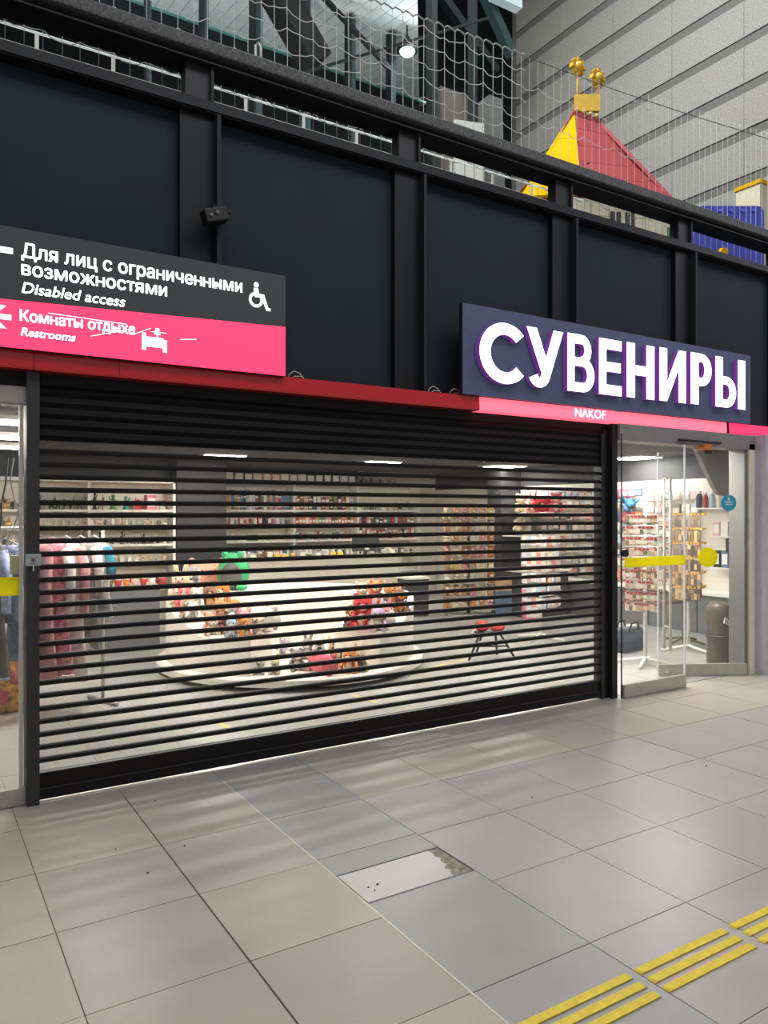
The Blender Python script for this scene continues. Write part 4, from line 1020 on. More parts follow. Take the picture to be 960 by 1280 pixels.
# ------------------------------------------------------------------ stands
def star_base(t, n=4, L_=0.26, r=0.016, m='white_metal', rot=0.3, z=0.03):
    for k in range(n):
        a = rot + k * 2 * PI / n
        part('foot', MB().tube([(0, 0, z + .05), (.06*math.cos(a), .06*math.sin(a), z + .03), (L_*math.cos(a), L_*math.sin(a), 0.018)], r, seg=8), m, t)
def spinner(label, x, y, z0, z1, w, rows, per, pal, topm, group, noun, where, cw=.058, ch=.118, sides=4, pole='white_metal', rnd=random.Random(11), rot=0.5, n_feet=4):
    t = thing('spinner_stand', label, 'display stand', (x, y, 0))
    part('pole', MB().tube([(0, 0, 0.03), (0, 0, z1 + .06)], 0.020, seg=12), pole, t)
    star_base(t, n_feet, .34, .018, 'white_metal', rot)
    for i in range(rows):
        z = z1 - (z1 - z0) / rows * i
        fr = MB()
        pts = [(w/2*math.cos(a)*1.0, w/2*math.sin(a), z) for a in [rot + PI/4 + k*PI/2 for k in range(5)]]
        fr.tube(pts, 0.005, seg=5)
        part('wire_frame', fr, 'steel', t)
    hw_ = w / 2 * math.cos(PI/4)
    for s_ in range(sides):
        a = rot + s_ * PI / 2
        nx, ny = math.cos(a), math.sin(a)
        # only faces turned towards the shop front are visible
        if nx * (0 - x) + ny * (-CAM_D - y) < 0.25 * math.hypot(x, y + CAM_D): continue
        for i in range(rows):
            z = z1 - (z1 - z0) / rows * i
            for k in range(per):
                u = (k + .5) / per * 2 - 1
                cn, cm = rnd.choice(pal)
                px_ = x + nx * (hw_ + .02) - ny * u * hw_; py_ = y + ny * (hw_ + .02) + nx * u * hw_
                o = put('hanging_card', card(cm, rnd.choice(pal)[1]), None, (px_, py_, z - .005 - rnd.uniform(0, .01)), a + PI/2); o.scale = (cw, .25, ch * rnd.uniform(.85, 1.05))
                o['label'] = '%s %s, %s place of the %s row on %s' % (cn, noun, nth(k + 1), nth(i + 1), where) + (' face' if False else '')
                o['category'] = noun.split()[-1]; o['group'] = group
                FACE.append((o, s_))
    return t
FACE = []
MAG = palette([('ivory', (228, 220, 200)), ('cream', (222, 212, 190)), ('pale green', (170, 190, 150)), ('beige', (205, 190, 165)), ('tan', (196, 160, 110)), ('silver grey', (184, 182, 176)), ('blush', (226, 188, 184)), ('bronze', (120, 98, 70))])
spinner('white spinner stand packed with small magnets behind the closed glass door', 7.12, 0.85, 0.60, 1.70, 0.50, 9, 9, MAG, None, 'magnets on the white spinner stand', 'magnet card', 'the near stand', cw=.046, ch=.088)
# red top edges of the magnet rows are the cards' headers: a thin red strip per row
KEY = palette([('brown', (116, 84, 58)), ('dark brown', (72, 62, 54)), ('tan', (196, 160, 110)), ('bronze', (120, 98, 70)), ('grey brown', (130, 116, 104))])
spk = spinner('spinner stand hung with brown keyrings and yellow hooks behind the door handles', 8.26, 1.12, 0.62, 1.70, 0.46, 6, 9, KEY, None, 'keyrings on the brown spinner stand', 'keyring', 'the far stand', cw=.035, ch=.155, n_feet=3)
for st_, zz, zr, n_, m_ in ((spk, 1.70, .18, 6, 'brick_yellow'),):
    for i in range(n_):
        z = zz - zr * i
        b_ = MB(); a0 = 0.5
        for s_ in range(4):
            a = a0 + s_ * PI / 2
            for k in range(8):
                u = (k + .5) / 8 * 2 - 1
                b_.box((math.cos(a)*.185 - math.sin(a)*u*.16, math.sin(a)*.185 + math.cos(a)*u*.16, z + .012), (.016, .020, .022), mtx=Matrix.Rotation(a, 3, 'Z'))
        part('hook_row', b_, m_, st_)
st_ = [o for o in bpy.data.objects if o.name == 'spinner_stand'][0]
for i in range(9):
    z = 1.70 - (1.70 - .60) / 9 * i; b_ = MB()
    for s_ in range(4):
        a = 0.5 + s_ * PI / 2
        for k in range(8):
            u = (k + .5) / 8 * 2 - 1
            if (k * 7 + i) % 5 == 0: continue
            b_.box((math.cos(a)*.212 - math.sin(a)*u*.17, math.sin(a)*.212 + math.cos(a)*u*.17, z - .015), (.008, .03, .022), mtx=Matrix.Rotation(a, 3, 'Z'))
    part('header_row', b_, mat('header_red', (176, 40, 40), .6), st_)
# pack spinner behind the shutter near the door post
spinner('white spinner stand with pink and white packs behind the shutter', 7.32, 2.75, 0.42, 1.42, 0.50, 6, 5, HANG[:6], None, 'packs on the stand behind the shutter', 'gift pack', 'the shutter stand', cw=.07, ch=.13, rot=.35)
# leaflet tray stand behind the keyring spinner
p = atZ(868, 808, 0)
lt = thing('leaflet_stand', 'low dark leaflet tray stand between the brown spinner and the wrapped roll', 'stand', (8.75, 1.55, 0))
part('pole', MB().tube([(0, 0, 0.02), (0, 0, 0.60)], 0.02), 'brown', lt)
part('tray', MB().prism([(-.13, .60), (.13, .50), (.13, .53), (-.13, .80)], -.20, .20, 'x'), 'brown', lt)
for k in range(4): part('leaflet', MB().bb(-.18 + k*.095, -.10 + k*.095, -.10, -.095, .60, .74), ['tint_ivory', 'tint_crimson', 'tint_white', 'tint_dusty_rose'][k], lt)
star_base(lt, 4, .30, .014, 'brown', .1)
p = atZ(914, 832, 0)
rl = thing('wrapped_roll', 'tall roll wrapped in dark brown plastic standing by the door jamb', 'roll', (atZ(912, 832, 0).x, atZ(912, 832, 0).y + .14, 0))
part('wrap', MB().lathe([(0.125, 0), (0.13, 0.05), (0.12, 0.25), (0.135, 0.3), (0.125, 0.42), (0.14, 0.55), (0.12, 0.66), (0.08, 0.71), (0.03, 0.69)], seg=18), 'bag_brown', rl)
part('tie', MB().lathe([(0.13, 0), (0.145, 0.012), (0.13, 0.025)], (0, 0, .31), seg=18), mat('tie_dark', (60, 52, 46), .5), rl)
part('label_patch', MB().box((-.03, -.128, .50), (.10, .012, .07), mtx=Matrix.Rotation(R(20), 3, 'Y')), mat('patch_shiny', (190, 184, 176), .3), rl)
p = atZ(790, 815, 0)
hb = thing('holdall_bag', 'dark blue-grey holdall bag on the floor behind the magnet stand', 'bag', (p.x + .05, p.y + .12, 0), 0.15)
part('bag_body', MB().add([(-.24, -.12, 0), (.22, -.12, 0), (.22, .12, 0), (-.24, .12, 0), (-.30, -.15, .14), (.25, -.15, .15), (.25, .15, .15), (-.30, .15, .14), (-.30, -.09, .30), (.24, -.08, .28), (.24, .08, .28), (-.30, .09, .30)],
     [(0,3,2,1), (0,1,5,4), (1,2,6,5), (2,3,7,6), (3,0,4,7), (4,5,9,8), (5,6,10,9), (6,7,11,10), (7,4,8,11), (8,9,10,11)]), 'bag_blue', hb, bevel=.03)
part('handle', MB().tube([(-.12, -.10, .27), (-.08, -.12, .36), (.05, -.12, .37), (.10, -.10, .27)], .012, seg=8), 'near_black', hb)
part('handle', MB().tube([(-.12, .08, .27), (-.06, .08, .35), (.05, .08, .36), (.10, .08, .27)], .012, seg=8), 'near_black', hb)
p = atZ(822, 792, 0)
one('cloth_bundle', MB().ball((0, 0, .12), (.17, .13, .12)).ball((.12, .03, .07), (.12, .10, .07)), 'tint_cream', 'crumpled pale bundle behind the blue-grey holdall', 'bundle', (8.2, 1.95, 0))

# ------------------------------------------------------------------ plush toys
_pl = {}
def mball(c, r, m, seg=14, rings=9, mtx=None):
    return MB().ball(c, r, 0, seg, rings, mtx)
def plush_mesh(name, key, builder, m):
    k = (name, key, m)
    if k not in _pl: _pl[k] = builder().fix(name, m)
    return _pl[k]
def fur(nm, col):
    return mat('plush_' + nm.replace(' ', '_'), col, 0.95, var=0.14, scale=35, bump=0.5, bscale=60)
FURS = {'cream': (226, 208, 176), 'white': (236, 230, 220), 'tan': (204, 156, 104), 'orange': (214, 138, 70), 'brown': (140, 96, 72), 'pink': (226, 150, 150), 'rose pink': (222, 108, 122),
        'grey': (150, 146, 142), 'pale blue': (178, 196, 214), 'red': (196, 52, 56), 'green': (62, 164, 104), 'lilac': (196, 168, 200), 'dark grey': (92, 90, 92), 'yellow': (232, 196, 100), 'beige': (206, 184, 154), 'salmon': (222, 156, 132)}
for k_, c_ in FURS.items(): fur(k_, c_)
mat('eye_black', (16, 14, 14), .15); mat('nose_dark', (50, 36, 32), .4)
def plush(kind, colour, size, loc, rz, label, group='soft toys on the round podium', accent='cream', tilt=0.0, simple=False):
    """a sitting soft toy about `size` high, facing -y; parts share mesh data"""
    m = 'plush_' + colour.replace(' ', '_'); ma = 'plush_' + accent.replace(' ', '_')
    t = thing('plush_toy', label, 'soft toy', loc, rz, group); t.rotation_euler = (tilt, 0, rz); t.scale = (size, size, size)
    def pt(nm, key, fn, mm): return put(nm, plush_mesh(nm, (kind, key), fn, mm), t)
    if kind == 'pillow':
        pt('body', 0, lambda: MB().ball((0, 0, .36), (.56, .26, .36), 0, 18, 12), m)
        for s_ in (-1, 1):
            pt('eye', s_, lambda: MB().ball((s_ * .16, -.245, .46), .032, 0, 8, 6), 'eye_black')
            pt('ear', s_, lambda: MB().ball((s_ * .38, -.02, .68), (.11, .06, .10), 0, 10, 7), m)
            pt('foot', s_, lambda: MB().ball((s_ * .28, -.20, .06), (.12, .12, .06), 0, 10, 7), m)
        pt('snout', 0, lambda: MB().ball((0, -.26, .38), (.10, .05, .065), 0, 10, 7), ma)
        return t
    if kind == 'hood':   # a hooded toy: green arch round a grey face
        pt('hood', 0, lambda: MB().ball((0, .06, .48), (.44, .30, .50), 0, 18, 12), m)
        pt('face', 0, lambda: MB().ball((.02, -.12, .40), (.30, .20, .36), 0, 16, 10), ma)
        for s_ in (-1, 1):
            pt('ear', s_, lambda: MB().ball((s_ * .22, .0, .93), (.10, .08, .11), 0, 10, 7), m)
            pt('foot', s_, lambda: MB().ball((s_ * .34, -.20, .10), (.14, .18, .10), 0, 10, 7), m)
            pt('eye', s_, lambda: MB().ball((s_ * .11 + .02, -.30, .52), .03, 0, 8, 6), 'eye_black')
        return t
    pt('body', 0, lambda: MB().ball((0, .04, .26), (.25, .22, .28), 0, 14, 9), m)
    pt('head', 0, lambda: MB().ball((0, -.04, .66), (.27, .25, .25), 0, 16, 10), m)
    pt('muzzle', 0, lambda: MB().ball((0, -.26, .60), (.12, .09, .09), 0, 10, 7), ma)
    if not simple:
        pt('nose', 0, lambda: MB().ball((0, -.345, .63), (.035, .025, .025), 0, 8, 6), 'nose_dark')
        pt('belly', 0, lambda: MB().ball((0, -.10, .25), (.17, .12, .20), 0, 12, 8), ma)
    for s_ in (-1, 1):
        if kind == 'bear': pt('ear', s_, lambda: MB().ball((s_ * .20, -.01, .88), (.09, .05, .09), 0, 10, 7), m)
        if kind == 'rabbit': pt('ear', s_, lambda: MB().tube([(s_ * .10, 0, .84), (s_ * .15, .02, 1.05), (s_ * .19, .03, 1.24)], [.06, .075, .03], 0, 8), m)
        if kind == 'cat': pt('ear', s_, lambda: MB().tube([(s_ * .16, -.02, .82), (s_ * .21, -.02, 1.0)], [.09, .012], 0, 6), m)
        if kind == 'dog': pt('ear', s_, lambda: MB().ball((s_ * .27, -.04, .64), (.06, .09, .17), 0, 10, 7), ma)
        pt('eye', s_, lambda: MB().ball((s_ * .10, -.27, .70), .028, 0, 8, 6), 'eye_black')
        if not simple:
            pt('arm', s_, lambda: MB().tube([(s_ * .21, -.02, .42), (s_ * .30, -.12, .28), (s_ * .26, -.24, .22)], [.075, .08, .07], 0, 8), m)
            pt('leg', s_, lambda: MB().tube([(s_ * .15, -.05, .10), (s_ * .24, -.24, .09), (s_ * .27, -.38, .10)], [.10, .10, .09], 0, 8), m)
        else:
            pt('leg', s_, lambda: MB().ball((s_ * .18, -.20, .08), (.10, .15, .08), 0, 8, 6), m)
    return t

# ------------------------------------------------------------------ round podium
PCX, PCY = 3.75, 3.07
TH0 = math.atan2(-CAM_D - PCY, -PCX)          # direction from centre to the camera side
pod = thing('round_podium', 'large round white display podium with a raised ring in the middle of the shop', 'podium', (PCX, PCY, 0))
part('toe_shade_ring', MB().lathe([(1.36, 0), (1.36, 0.05), (1.0, 0.05)], seg=64), 'toe_shade', pod)  # shadow under the plinth is put into this dark colour
part('plinth_disc', MB().lathe([(1.44, 0.045), (1.50, 0.05), (1.505, 0.115), (1.49, 0.13), (0.6, 0.131)], seg=72, smooth=False), 'podium_white', pod)
def ring_z(t):      # degrees from the camera direction, positive to the right
    if t > 180: t -= 360
    tab = [(0, .50), (45, .50), (59, .58), (68, .68), (82, .79), (180, .80)] if t >= 0 else [(0, .50), (41, .50), (49, .60), (63, .69), (80, .81), (180, .80)]
    t = abs(t)
    for (a, za), (b_, zb_) in zip(tab, tab[1:]):
        if a <= t <= b_: return za + (zb_ - za) * (t - a) / (b_ - a)
    return .8
rb = MB(); NSEG = 72
a_start, a_end = 40.0, 343.4
for i in range(NSEG):
    q = []
    for a in (a_start + (a_end - a_start) * i / NSEG, a_start + (a_end - a_start) * (i + 1) / NSEG):
        th = TH0 + R(a); z = ring_z(a)
        for r_ in (0.70, 1.40):
            for zz in (0.13, z): q.append((r_ * math.cos(th), r_ * math.sin(th), zz))
    # order per side: in-bottom, in-top, out-bottom, out-top
    fs = [(0, 1, 5, 4), (2, 6, 7, 3), (1, 3, 7, 5)]
    if i == 0: fs.append((0, 2, 3, 1))
    if i == NSEG - 1: fs.append((4, 5, 7, 6))
    rb.add(q, fs)
rme = rb.mesh('ring_wall', 'podium_white'); bmm = bmesh.new(); bmm.from_mesh(rme)
bmesh.ops.remove_doubles(bmm, verts=bmm.verts, dist=1e-4); bmesh.ops.recalc_face_normals(bmm, faces=bmm.faces); bmm.to_mesh(rme); bmm.free()
put('ring_wall', rme, pod, bevel=0.02)

def face_cam(p): return math.atan2(-(p[0]), (p[1] + CAM_D)) if False else (math.atan2(-CAM_D - p[1], 0 - p[0]) + PI / 2)
TOYS = [  # px, base py, height px, support height, kind, colour, accent, label
 (226, 752, 34, .84, 'rabbit', 'cream', 'pink', 'cream long-eared soft rabbit at the outer end of the podium ring'),
 (240, 741, 30, .84, 'dog', 'grey', 'white', 'grey soft dog beside the big striped pig pillow'),
 (259, 736, 40, .84, 'pillow', 'salmon', 'pink', 'wide salmon pillow pig with two dark eyes'),
 (298, 738, 38, .80, 'hood', 'green', 'dark grey', 'green hooded soft toy with a dark grey face'),
 (213, 760, 22, .84, 'bear', 'beige', 'cream', 'small beige bear nearest the grey counter'),
 (231, 762, 26, .80, 'bear', 'rose pink', 'cream', 'small rose pink bear in front of the cream rabbit'),
 (246, 764, 26, .76, 'bear', 'white', 'cream', 'white bear under the salmon pillow pig'),
 (262, 762, 26, .76, 'dog', 'brown', 'tan', 'brown soft dog under the salmon pillow pig'),
 (279, 760, 28, .76, 'cat', 'orange', 'white', 'orange soft cat under the green hooded toy'),
 (224, 775, 24, .78, 'rabbit', 'beige', 'white', 'beige rabbit low on the outer podium ring'),
 (241, 777, 22, .74, 'bear', 'white', 'grey', 'white soft bear with grey muzzle on the ring slope'),
 (276, 778, 26, .66, 'cat', 'tan', 'cream', 'tan cat halfway down the ring slope'),
 (293, 776, 24, .66, 'dog', 'orange', 'cream', 'orange dog at the inner side of the ring slope'),
 (262, 793, 24, .60, 'bear', 'salmon', 'cream', 'salmon bear on the lower ring slope'),
 (277, 792, 24, .58, 'bear', 'brown', 'rose pink', 'red-brown bear on the lower ring slope'),
 (291, 790, 22, .56, 'rabbit', 'pale blue', 'white', 'pale blue rabbit above the low end of the ring'),
 (306, 790, 24, .54, 'bear', 'pink', 'white', 'pink bear above the low end of the ring'),
 (322, 796, 24, .34, 'cat', 'cream', 'grey', 'cream cat just inside the low end of the ring'),
 (258, 803, 20, .58, 'bear', 'cream', 'white', 'cream lying bear, outermost at the low end of the ring'),
 (283, 802, 20, .53, 'bear', 'pale blue', 'white', 'pale blue bear at the low end of the ring'),
 (299, 801, 22, .51, 'cat', 'orange', 'yellow', 'orange tiger cub at the low end of the ring'),
 (312, 800, 18, .50, 'bear', 'salmon', 'cream', 'tiny salmon bear on the very tip of the ring'),
 (336, 806, 28, .28, 'dog', 'grey', 'white', 'grey soft koala with dark nose inside the gap'),
 (333, 833, 34, .14, 'pillow', 'white', 'cream', 'large white pillow toy in the podium gap'),
 (356, 818, 24, .22, 'bear', 'white', 'lilac', 'white bear with lilac muzzle inside the gap'),
 (326, 843, 18, .13, 'cat', 'white', 'grey', 'tiny white kitten in front of the white pillow toy'),
 (344, 843, 18, .13, 'cat', 'cream', 'grey', 'tiny cream kitten in front of the white pillow toy'),
 (370, 838, 24, .13, 'bear', 'grey', 'white', 'grey and white soft badger in the podium gap'),
 (385, 824, 24, .20, 'rabbit', 'grey', 'white', 'grey spotted rabbit behind the pink piglet row'),
 (399, 820, 22, .22, 'cat', 'white', 'dark grey', 'white cat with dark muzzle in the middle of the gap'),
 (417, 820, 22, .22, 'bear', 'cream', 'brown', 'cream bear with brown muzzle left of the red toy'),
 (391, 838, 20, .14, 'bear', 'pink', 'rose pink', 'small pink piglet above the long pink pillow'),
 (406, 836, 20, .15, 'bear', 'white', 'pink', 'small white lamb above the long pink pillow'),
 (421, 834, 20, .16, 'dog', 'beige', 'dark grey', 'small beige puppy above the long pink pillow'),
 (410, 854, 28, .13, 'pillow', 'rose pink', 'pink', 'long rose pink pillow pig lying at the podium edge'),
 (446, 845, 26, .13, 'cat', 'orange', 'cream', 'orange lying cat beside the pink pillow pig'),
 (459, 850, 24, .13, 'rabbit', 'beige', 'dark grey', 'beige rabbit with dark nose at the podium edge'),
 (450, 810, 38, .26, 'bear', 'red', 'cream', 'large red soft bear on the right side of the gap'),
 (438, 828, 26, .17, 'dog', 'brown', 'tan', 'brown dog under the red bear'),
 (458, 826, 22, .20, 'bear', 'red', 'pink', 'small bright red toy under the large red bear'),
 (476, 830, 26, .13, 'rabbit', 'lilac', 'white', 'lilac rabbit at the right foot of the gap'),
 (488, 812, 24, .56, 'pillow', 'white', 'cream', 'long white seal toy on the right low end of the ring'),
 (473, 800, 24, .56, 'bear', 'beige', 'cream', 'beige bear on the right low end of the ring'),
 (456, 776, 28, .62, 'pillow', 'beige', 'grey', 'large beige hippo pillow on the right inner ring'),
 (488, 784, 24, .66, 'rabbit', 'pink', 'lilac', 'pink flower rabbit on the right ring slope'),
 (453, 757, 26, .74, 'bear', 'cream', 'white', 'cream bear at the right inner back of the ring'),
 (470, 755, 26, .76, 'cat', 'orange', 'white', 'orange and white cat at the right back of the ring'),
 (487, 757, 26, .77, 'cat', 'tan', 'orange', 'tan calico cat at the right back of the ring'),
 (500, 765, 26, .77, 'dog', 'brown', 'orange', 'brown dog at the outer right of the ring'),
 (482, 768, 20, .74, 'bear', 'dark grey', 'white', 'small dark grey bear between the two tan cats'),
 (466, 745, 18, .79, 'rabbit', 'pink', 'white', 'small pink rabbit at the very back right of the ring'),
 (497, 748, 16, .79, 'bear', 'salmon', 'cream', 'small salmon bear behind the outer brown dog'),
]
for (px, pyb, hp, z, kind, col, acc, lab) in TOYS:
    r_ = _ray(px, pyb); t = 6.2; p = None
    while t < 11.5:      # first surface of the podium met along the sight line
        q = Vector((r_[0] * t, r_[1] * t - CAM_D, CAM_H + r_[2] * t)); rr_ = math.hypot(q.x - PCX, q.y - PCY)
        a_ = math.atan2(q.y - PCY, q.x - PCX); ang = math.degrees(a_ - TH0) % 360
        ring = .70 < rr_ < 1.40 and a_start < ang < a_end
        h_ = ring_z(ang) if ring else (.131 if rr_ < 1.5 else 0)
        if q.z <= h_: p = q; break
        t += .01
    if p is None: p = atZ(px, pyb, .8); rr_ = 1.3; a_ = math.atan2(p.y - PCY, p.x - PCX); ang = math.degrees(a_ - TH0) % 360; ring = True; h_ = ring_z(ang)
    if ring: rad = min(1.30, max(.80, rr_)); ang = min(a_end - 3, max(a_start + 3, ang))
    else: rad = min(1.36, rr_); 
    a_ = TH0 + R(ang); p = Vector((PCX + rad*math.cos(a_), PCY + rad*math.sin(a_), (ring_z(ang) if ring else .131) + .001)); z = p.z
    size = hp * depth(p) / FPX * (1.22 if kind not in ('pillow', 'hood') else 1.25)
    plush(kind, col, size, tuple(p), face_cam(p) + random.uniform(-.5, .5), lab, accent=acc)

# ------------------------------------------------------------------ plush rack near the dark column
prx, pry = 8.05, 5.25
pr = thing('plush_rack', 'tall rack crowded with small soft toys beside the dark column', 'rack', (prx, pry, 0), R(-32))
part('pole', MB().tube([(0, .05, 0), (0, .05, 1.85)], .03), 'steel', pr)
ND = 8
for i in range(ND):
    z = 0.12 + i * 0.215
    part('tray', MB().bb(-.42, .42, -.20, .20, z - .012, z), 'steel', pr)
part('base', MB().bb(-.4, .4, -.22, .22, 0, .03), 'steel', pr)
for sx in (-.42, .42): part('side_rod', MB().bb(sx - .01, sx + .01, -.01, .01, 0, 1.85), 'steel', pr)
rq = random.Random(13)
cols = ['salmon', 'pink', 'cream', 'cream', 'orange', 'tan', 'white', 'pink', 'yellow', 'beige']
for i in range(ND):
    for k in range(6):
        lx_ = -.37 + k * .148
        p = Matrix.Rotation(R(-32), 3, 'Z') @ Vector((lx_, -.06, 0))
        c_ = rq.choice(cols); kd = rq.choice(['bear', 'cat', 'rabbit', 'dog'])
        plush(kd, c_, .215, (prx + p.x, pry + p.y, 0.121 + i * 0.215), R(-32) + rq.uniform(-.4, .4),
              '%s soft %s, %s from the left on the %s tray of the plush rack' % (c_, kd, nth(k + 1), ('lowest', 'second', 'third', 'fourth', 'fifth', 'sixth', 'seventh', 'highest')[i]), 'small soft toys on the plush rack', accent=rq.choice(['cream', 'white']), simple=True)
# plush toys on the right-hand display by the column
for px, py, c_, kd, lab in ((652, 640, 'beige', 'bear', 'large beige bear, upper one beside the dark column'), (650, 668, 'cream', 'dog', 'large cream dog below the beige bear beside the dark column'), (678, 640, 'red', 'pillow', 'bright red cushion toy high on the right wall'), (695, 640, 'rose pink', 'bear', 'rose pink bear next to the red cushion toy'), (666, 642, 'pink', 'rabbit', 'pink rabbit between beige bear and red cushion')):
    p = atX(px, py, 9.62)
    plush(kd, c_, .36 if py > 650 or kd == 'bear' else .34, tuple(p), face_cam(p), lab, 'large soft toys on the right wall', accent='cream')
wl2 = thing('toy_shelf', 'narrow white shelf carrying large soft toys on the right wall', 'shelf', (9.72, 4.9, 0))
p0, p1 = atX(640, 641, 9.62), atX(706, 641, 9.62)
part('board', MB().bb(-.25, .28, p1.y - 4.9, p0.y - 4.9 + .1, p0.z - .02, p0.z - .002), 'shelf_white', wl2)
p2, p3 = atX(640, 669, 9.62), atX(660, 669, 9.62)
part('board', MB().bb(-.25, .28, p3.y - 4.9, p2.y - 4.9 + .1, p2.z - .02, p2.z - .002), 'shelf_white', wl2)
part('bracket', MB().bb(.25, .27, -.3, .9, p2.z - .1, p0.z), 'steel', wl2)

# ------------------------------------------------------------------ counters
p = atZ(118, 812, 0); q = atZ(203, 812, 0)
cg = thing('grey_counter', 'low grey counter with a pale top beside the hanging clothes', 'counter', (2.02, 4.95, 0))
part('body', MB().bb(-.02, .74, -.0, .55, 0, .76), 'counter_grey', cg, bevel=.005)
part('top', MB().bb(-.05, .77, -.03, .58, .76, .79), 'shelf_white', cg)
for i in range(7):
    cn, cm = rg.choice(PALE + BRIGHT[:2] + DARK[1:3])
    o = put('souvenir_basket', box_me('basket', cm), None, (2.06 + i * .107, 5.12, .791)); o.scale = (.10, .10, .10)
    tag(o, '%s trinket basket, %s from the left on the low grey counter' % (cn, nth(i + 1)), 'basket', 'trinket baskets on the grey counter')
# checkout counter
ck = thing('checkout_counter', 'long white checkout counter behind the round podium', 'counter', (4.4, 6.2, 0))
x_a, x_b = atY(283, 700, 6.2).x - 4.4, atY(500, 700, 6.2).x - 4.4
part('front_panel', MB().bb(x_a, x_b, 0, .05, 0, .96), 'shop_cream', ck)
part('top', MB().bb(x_a - .03, x_b + .03, -.04, .6, .96, 1.0), 'shelf_white', ck)
part('side_panel', MB().bb(x_a, x_a + .04, .05, .58, 0, .96), 'shop_cream', ck); part('side_panel', MB().bb(x_b - .04, x_b, .05, .58, 0, .96), 'shop_cream', ck)
p = atY(457, 699, 6.35)
mo = thing('monitor', 'dark till monitor on the white checkout counter', 'monitor', (p.x, 6.35, 1.0), R(-15))
part('screen', MB().bb(-.24, .24, -.02, .02, .07, .36), mat('monitor_dark', (54, 58, 58), .4), mo, bevel=.006)
part('stand', MB().bb(-.03, .03, 0, .04, 0, .1), 'near_black', mo); part('foot', MB().bb(-.12, .12, -.06, .10, 0, .012), 'near_black', mo)
part('sticker', MB().bb(-.02, .06, -.025, -.02, .10, .16), 'white_metal', mo)
row(14, 4.4 + x_a + .1, p.x - .45, 6.32, 1.0, 'checkout counter', ['carton', 'jar', 'basket'], PALE + DARK + BRIGHT[:4], .06, .14, 'small goods on the checkout counter', rg)
row(6, p.x + .35, 4.4 + x_b - .05, 6.32, 1.0, 'checkout counter past the monitor', ['jar', 2], PALE, .08, .18, 'goods past the monitor', rg)
# grey pedestal, low grey desk at the column, blue boxes
p = atZ(516, 772, 0)
pd = thing('grey_pedestal', 'square grey pedestal with white top between podium and plush rack', 'pedestal', (7.25, 5.75, 0), R(-10))
part('body', MB().bb(-.20, .20, -.2, .2, 0, .62), 'shop_grey', pd); part('top', MB().bb(-.22, .22, -.22, .22, .62, .65), 'shelf_white', pd)
p = atY(660, 712, 4.6)
gd = thing('grey_desk', 'low grey desk with white top in front of the right wall', 'desk', (8.75, 4.4, 0))
part('body', MB().bb(-.15, .78, 0, .9, 0, .74), 'shop_grey', gd); part('top', MB().bb(-.18, .80, -.03, .93, .74, .77), 'shelf_white', gd)
for k, (zz, mm, nn) in enumerate(((0.0, 'tint_steel_blue', 'steel blue crate on the floor at the foot of the dark column'), (.21, 'tint_steel_blue', 'steel blue crate, middle of the stack by the dark column'), (.42, 'tint_tan', 'tan crate topping the blue crates by the dark column'))):
    c_ = thing('crate', nn, 'crate', (8.52, 4.95, zz), R(-25), 'stacked crates by the dark column')
    part('body', MB().box((0, 0, .095), (.28, .24, .19), taper=1.05), mm, c_); part('rim', MB().bb(-.15, .15, -.13, .13, .19, .205), mm, c_)
p = atZ(612, 752, .45)
one('pink_box', MB().bb(-.14, .14, -.1, .1, 0, .28).bb(-.10, .10, -.105, -.1, .06, .22, 1), ['tint_pink', 'tint_white'], 'hot pink gift box on the grey desk side', 'box', (8.5, 4.2, 0.0), R(-32))

# ------------------------------------------------------------------ folding stool with red pads
p = atZ(612, 822, 0)
sx_, sy_ = p.x, p.y
fs_ = thing('folding_stool', 'low black folding step stool with red cushions behind the shutter', 'stool', (sx_, sy_, 0), R(-28))
for a, b_ in [((-.12, -.02, .29), (-.28, -.16, .0)), ((.12, -.02, .29), (.28, -.16, .0)), ((-.08, .04, .29), (-.13, .18, .0)), ((.08, .04, .29), (.13, .18, .0))]:
    part('leg', MB().tube([a, b_], .014, seg=8), 'near_black', fs_)
part('crossbar', MB().tube([(-.19, -.08, .15), (.19, -.08, .15)], .010), 'near_black', fs_)
part('crossbar', MB().tube([(-.10, .11, .15), (.10, .11, .15)], .010), 'near_black', fs_)
part('step', MB().bb(-.14, .14, -.12, -.03, .19, .205), mat('step_grey', (170, 170, 166), .5), fs_)
part('seat', MB().bb(-.17, .17, -.09, .09, .285, .305), 'near_black', fs_, bevel=.006)
part('clip', MB().tube([(-.22, -.05, .30), (-.17, -.06, .38)], .012), 'white_metal', fs_)
for k, (px, sz, dd) in enumerate(((601, .375, .02), (617, .36, 0))):
    q = atZ(px, 800, .33); w_ = (q - Vector((sx_, sy_, .33)))
    one('red_cushion', MB().ball((0, 0, 0), (.09, .085, .068 if k == 0 else .053)), mat('cushion_red', (196, 66, 52), .8), 'round red cushion on the low black stool, %s one' % ('taller' if k == 0 else 'flatter'), 'cushion', (sx_ + (-.075 if k == 0 else .09), sy_ + (.05 if k == 0 else -.04), sz))

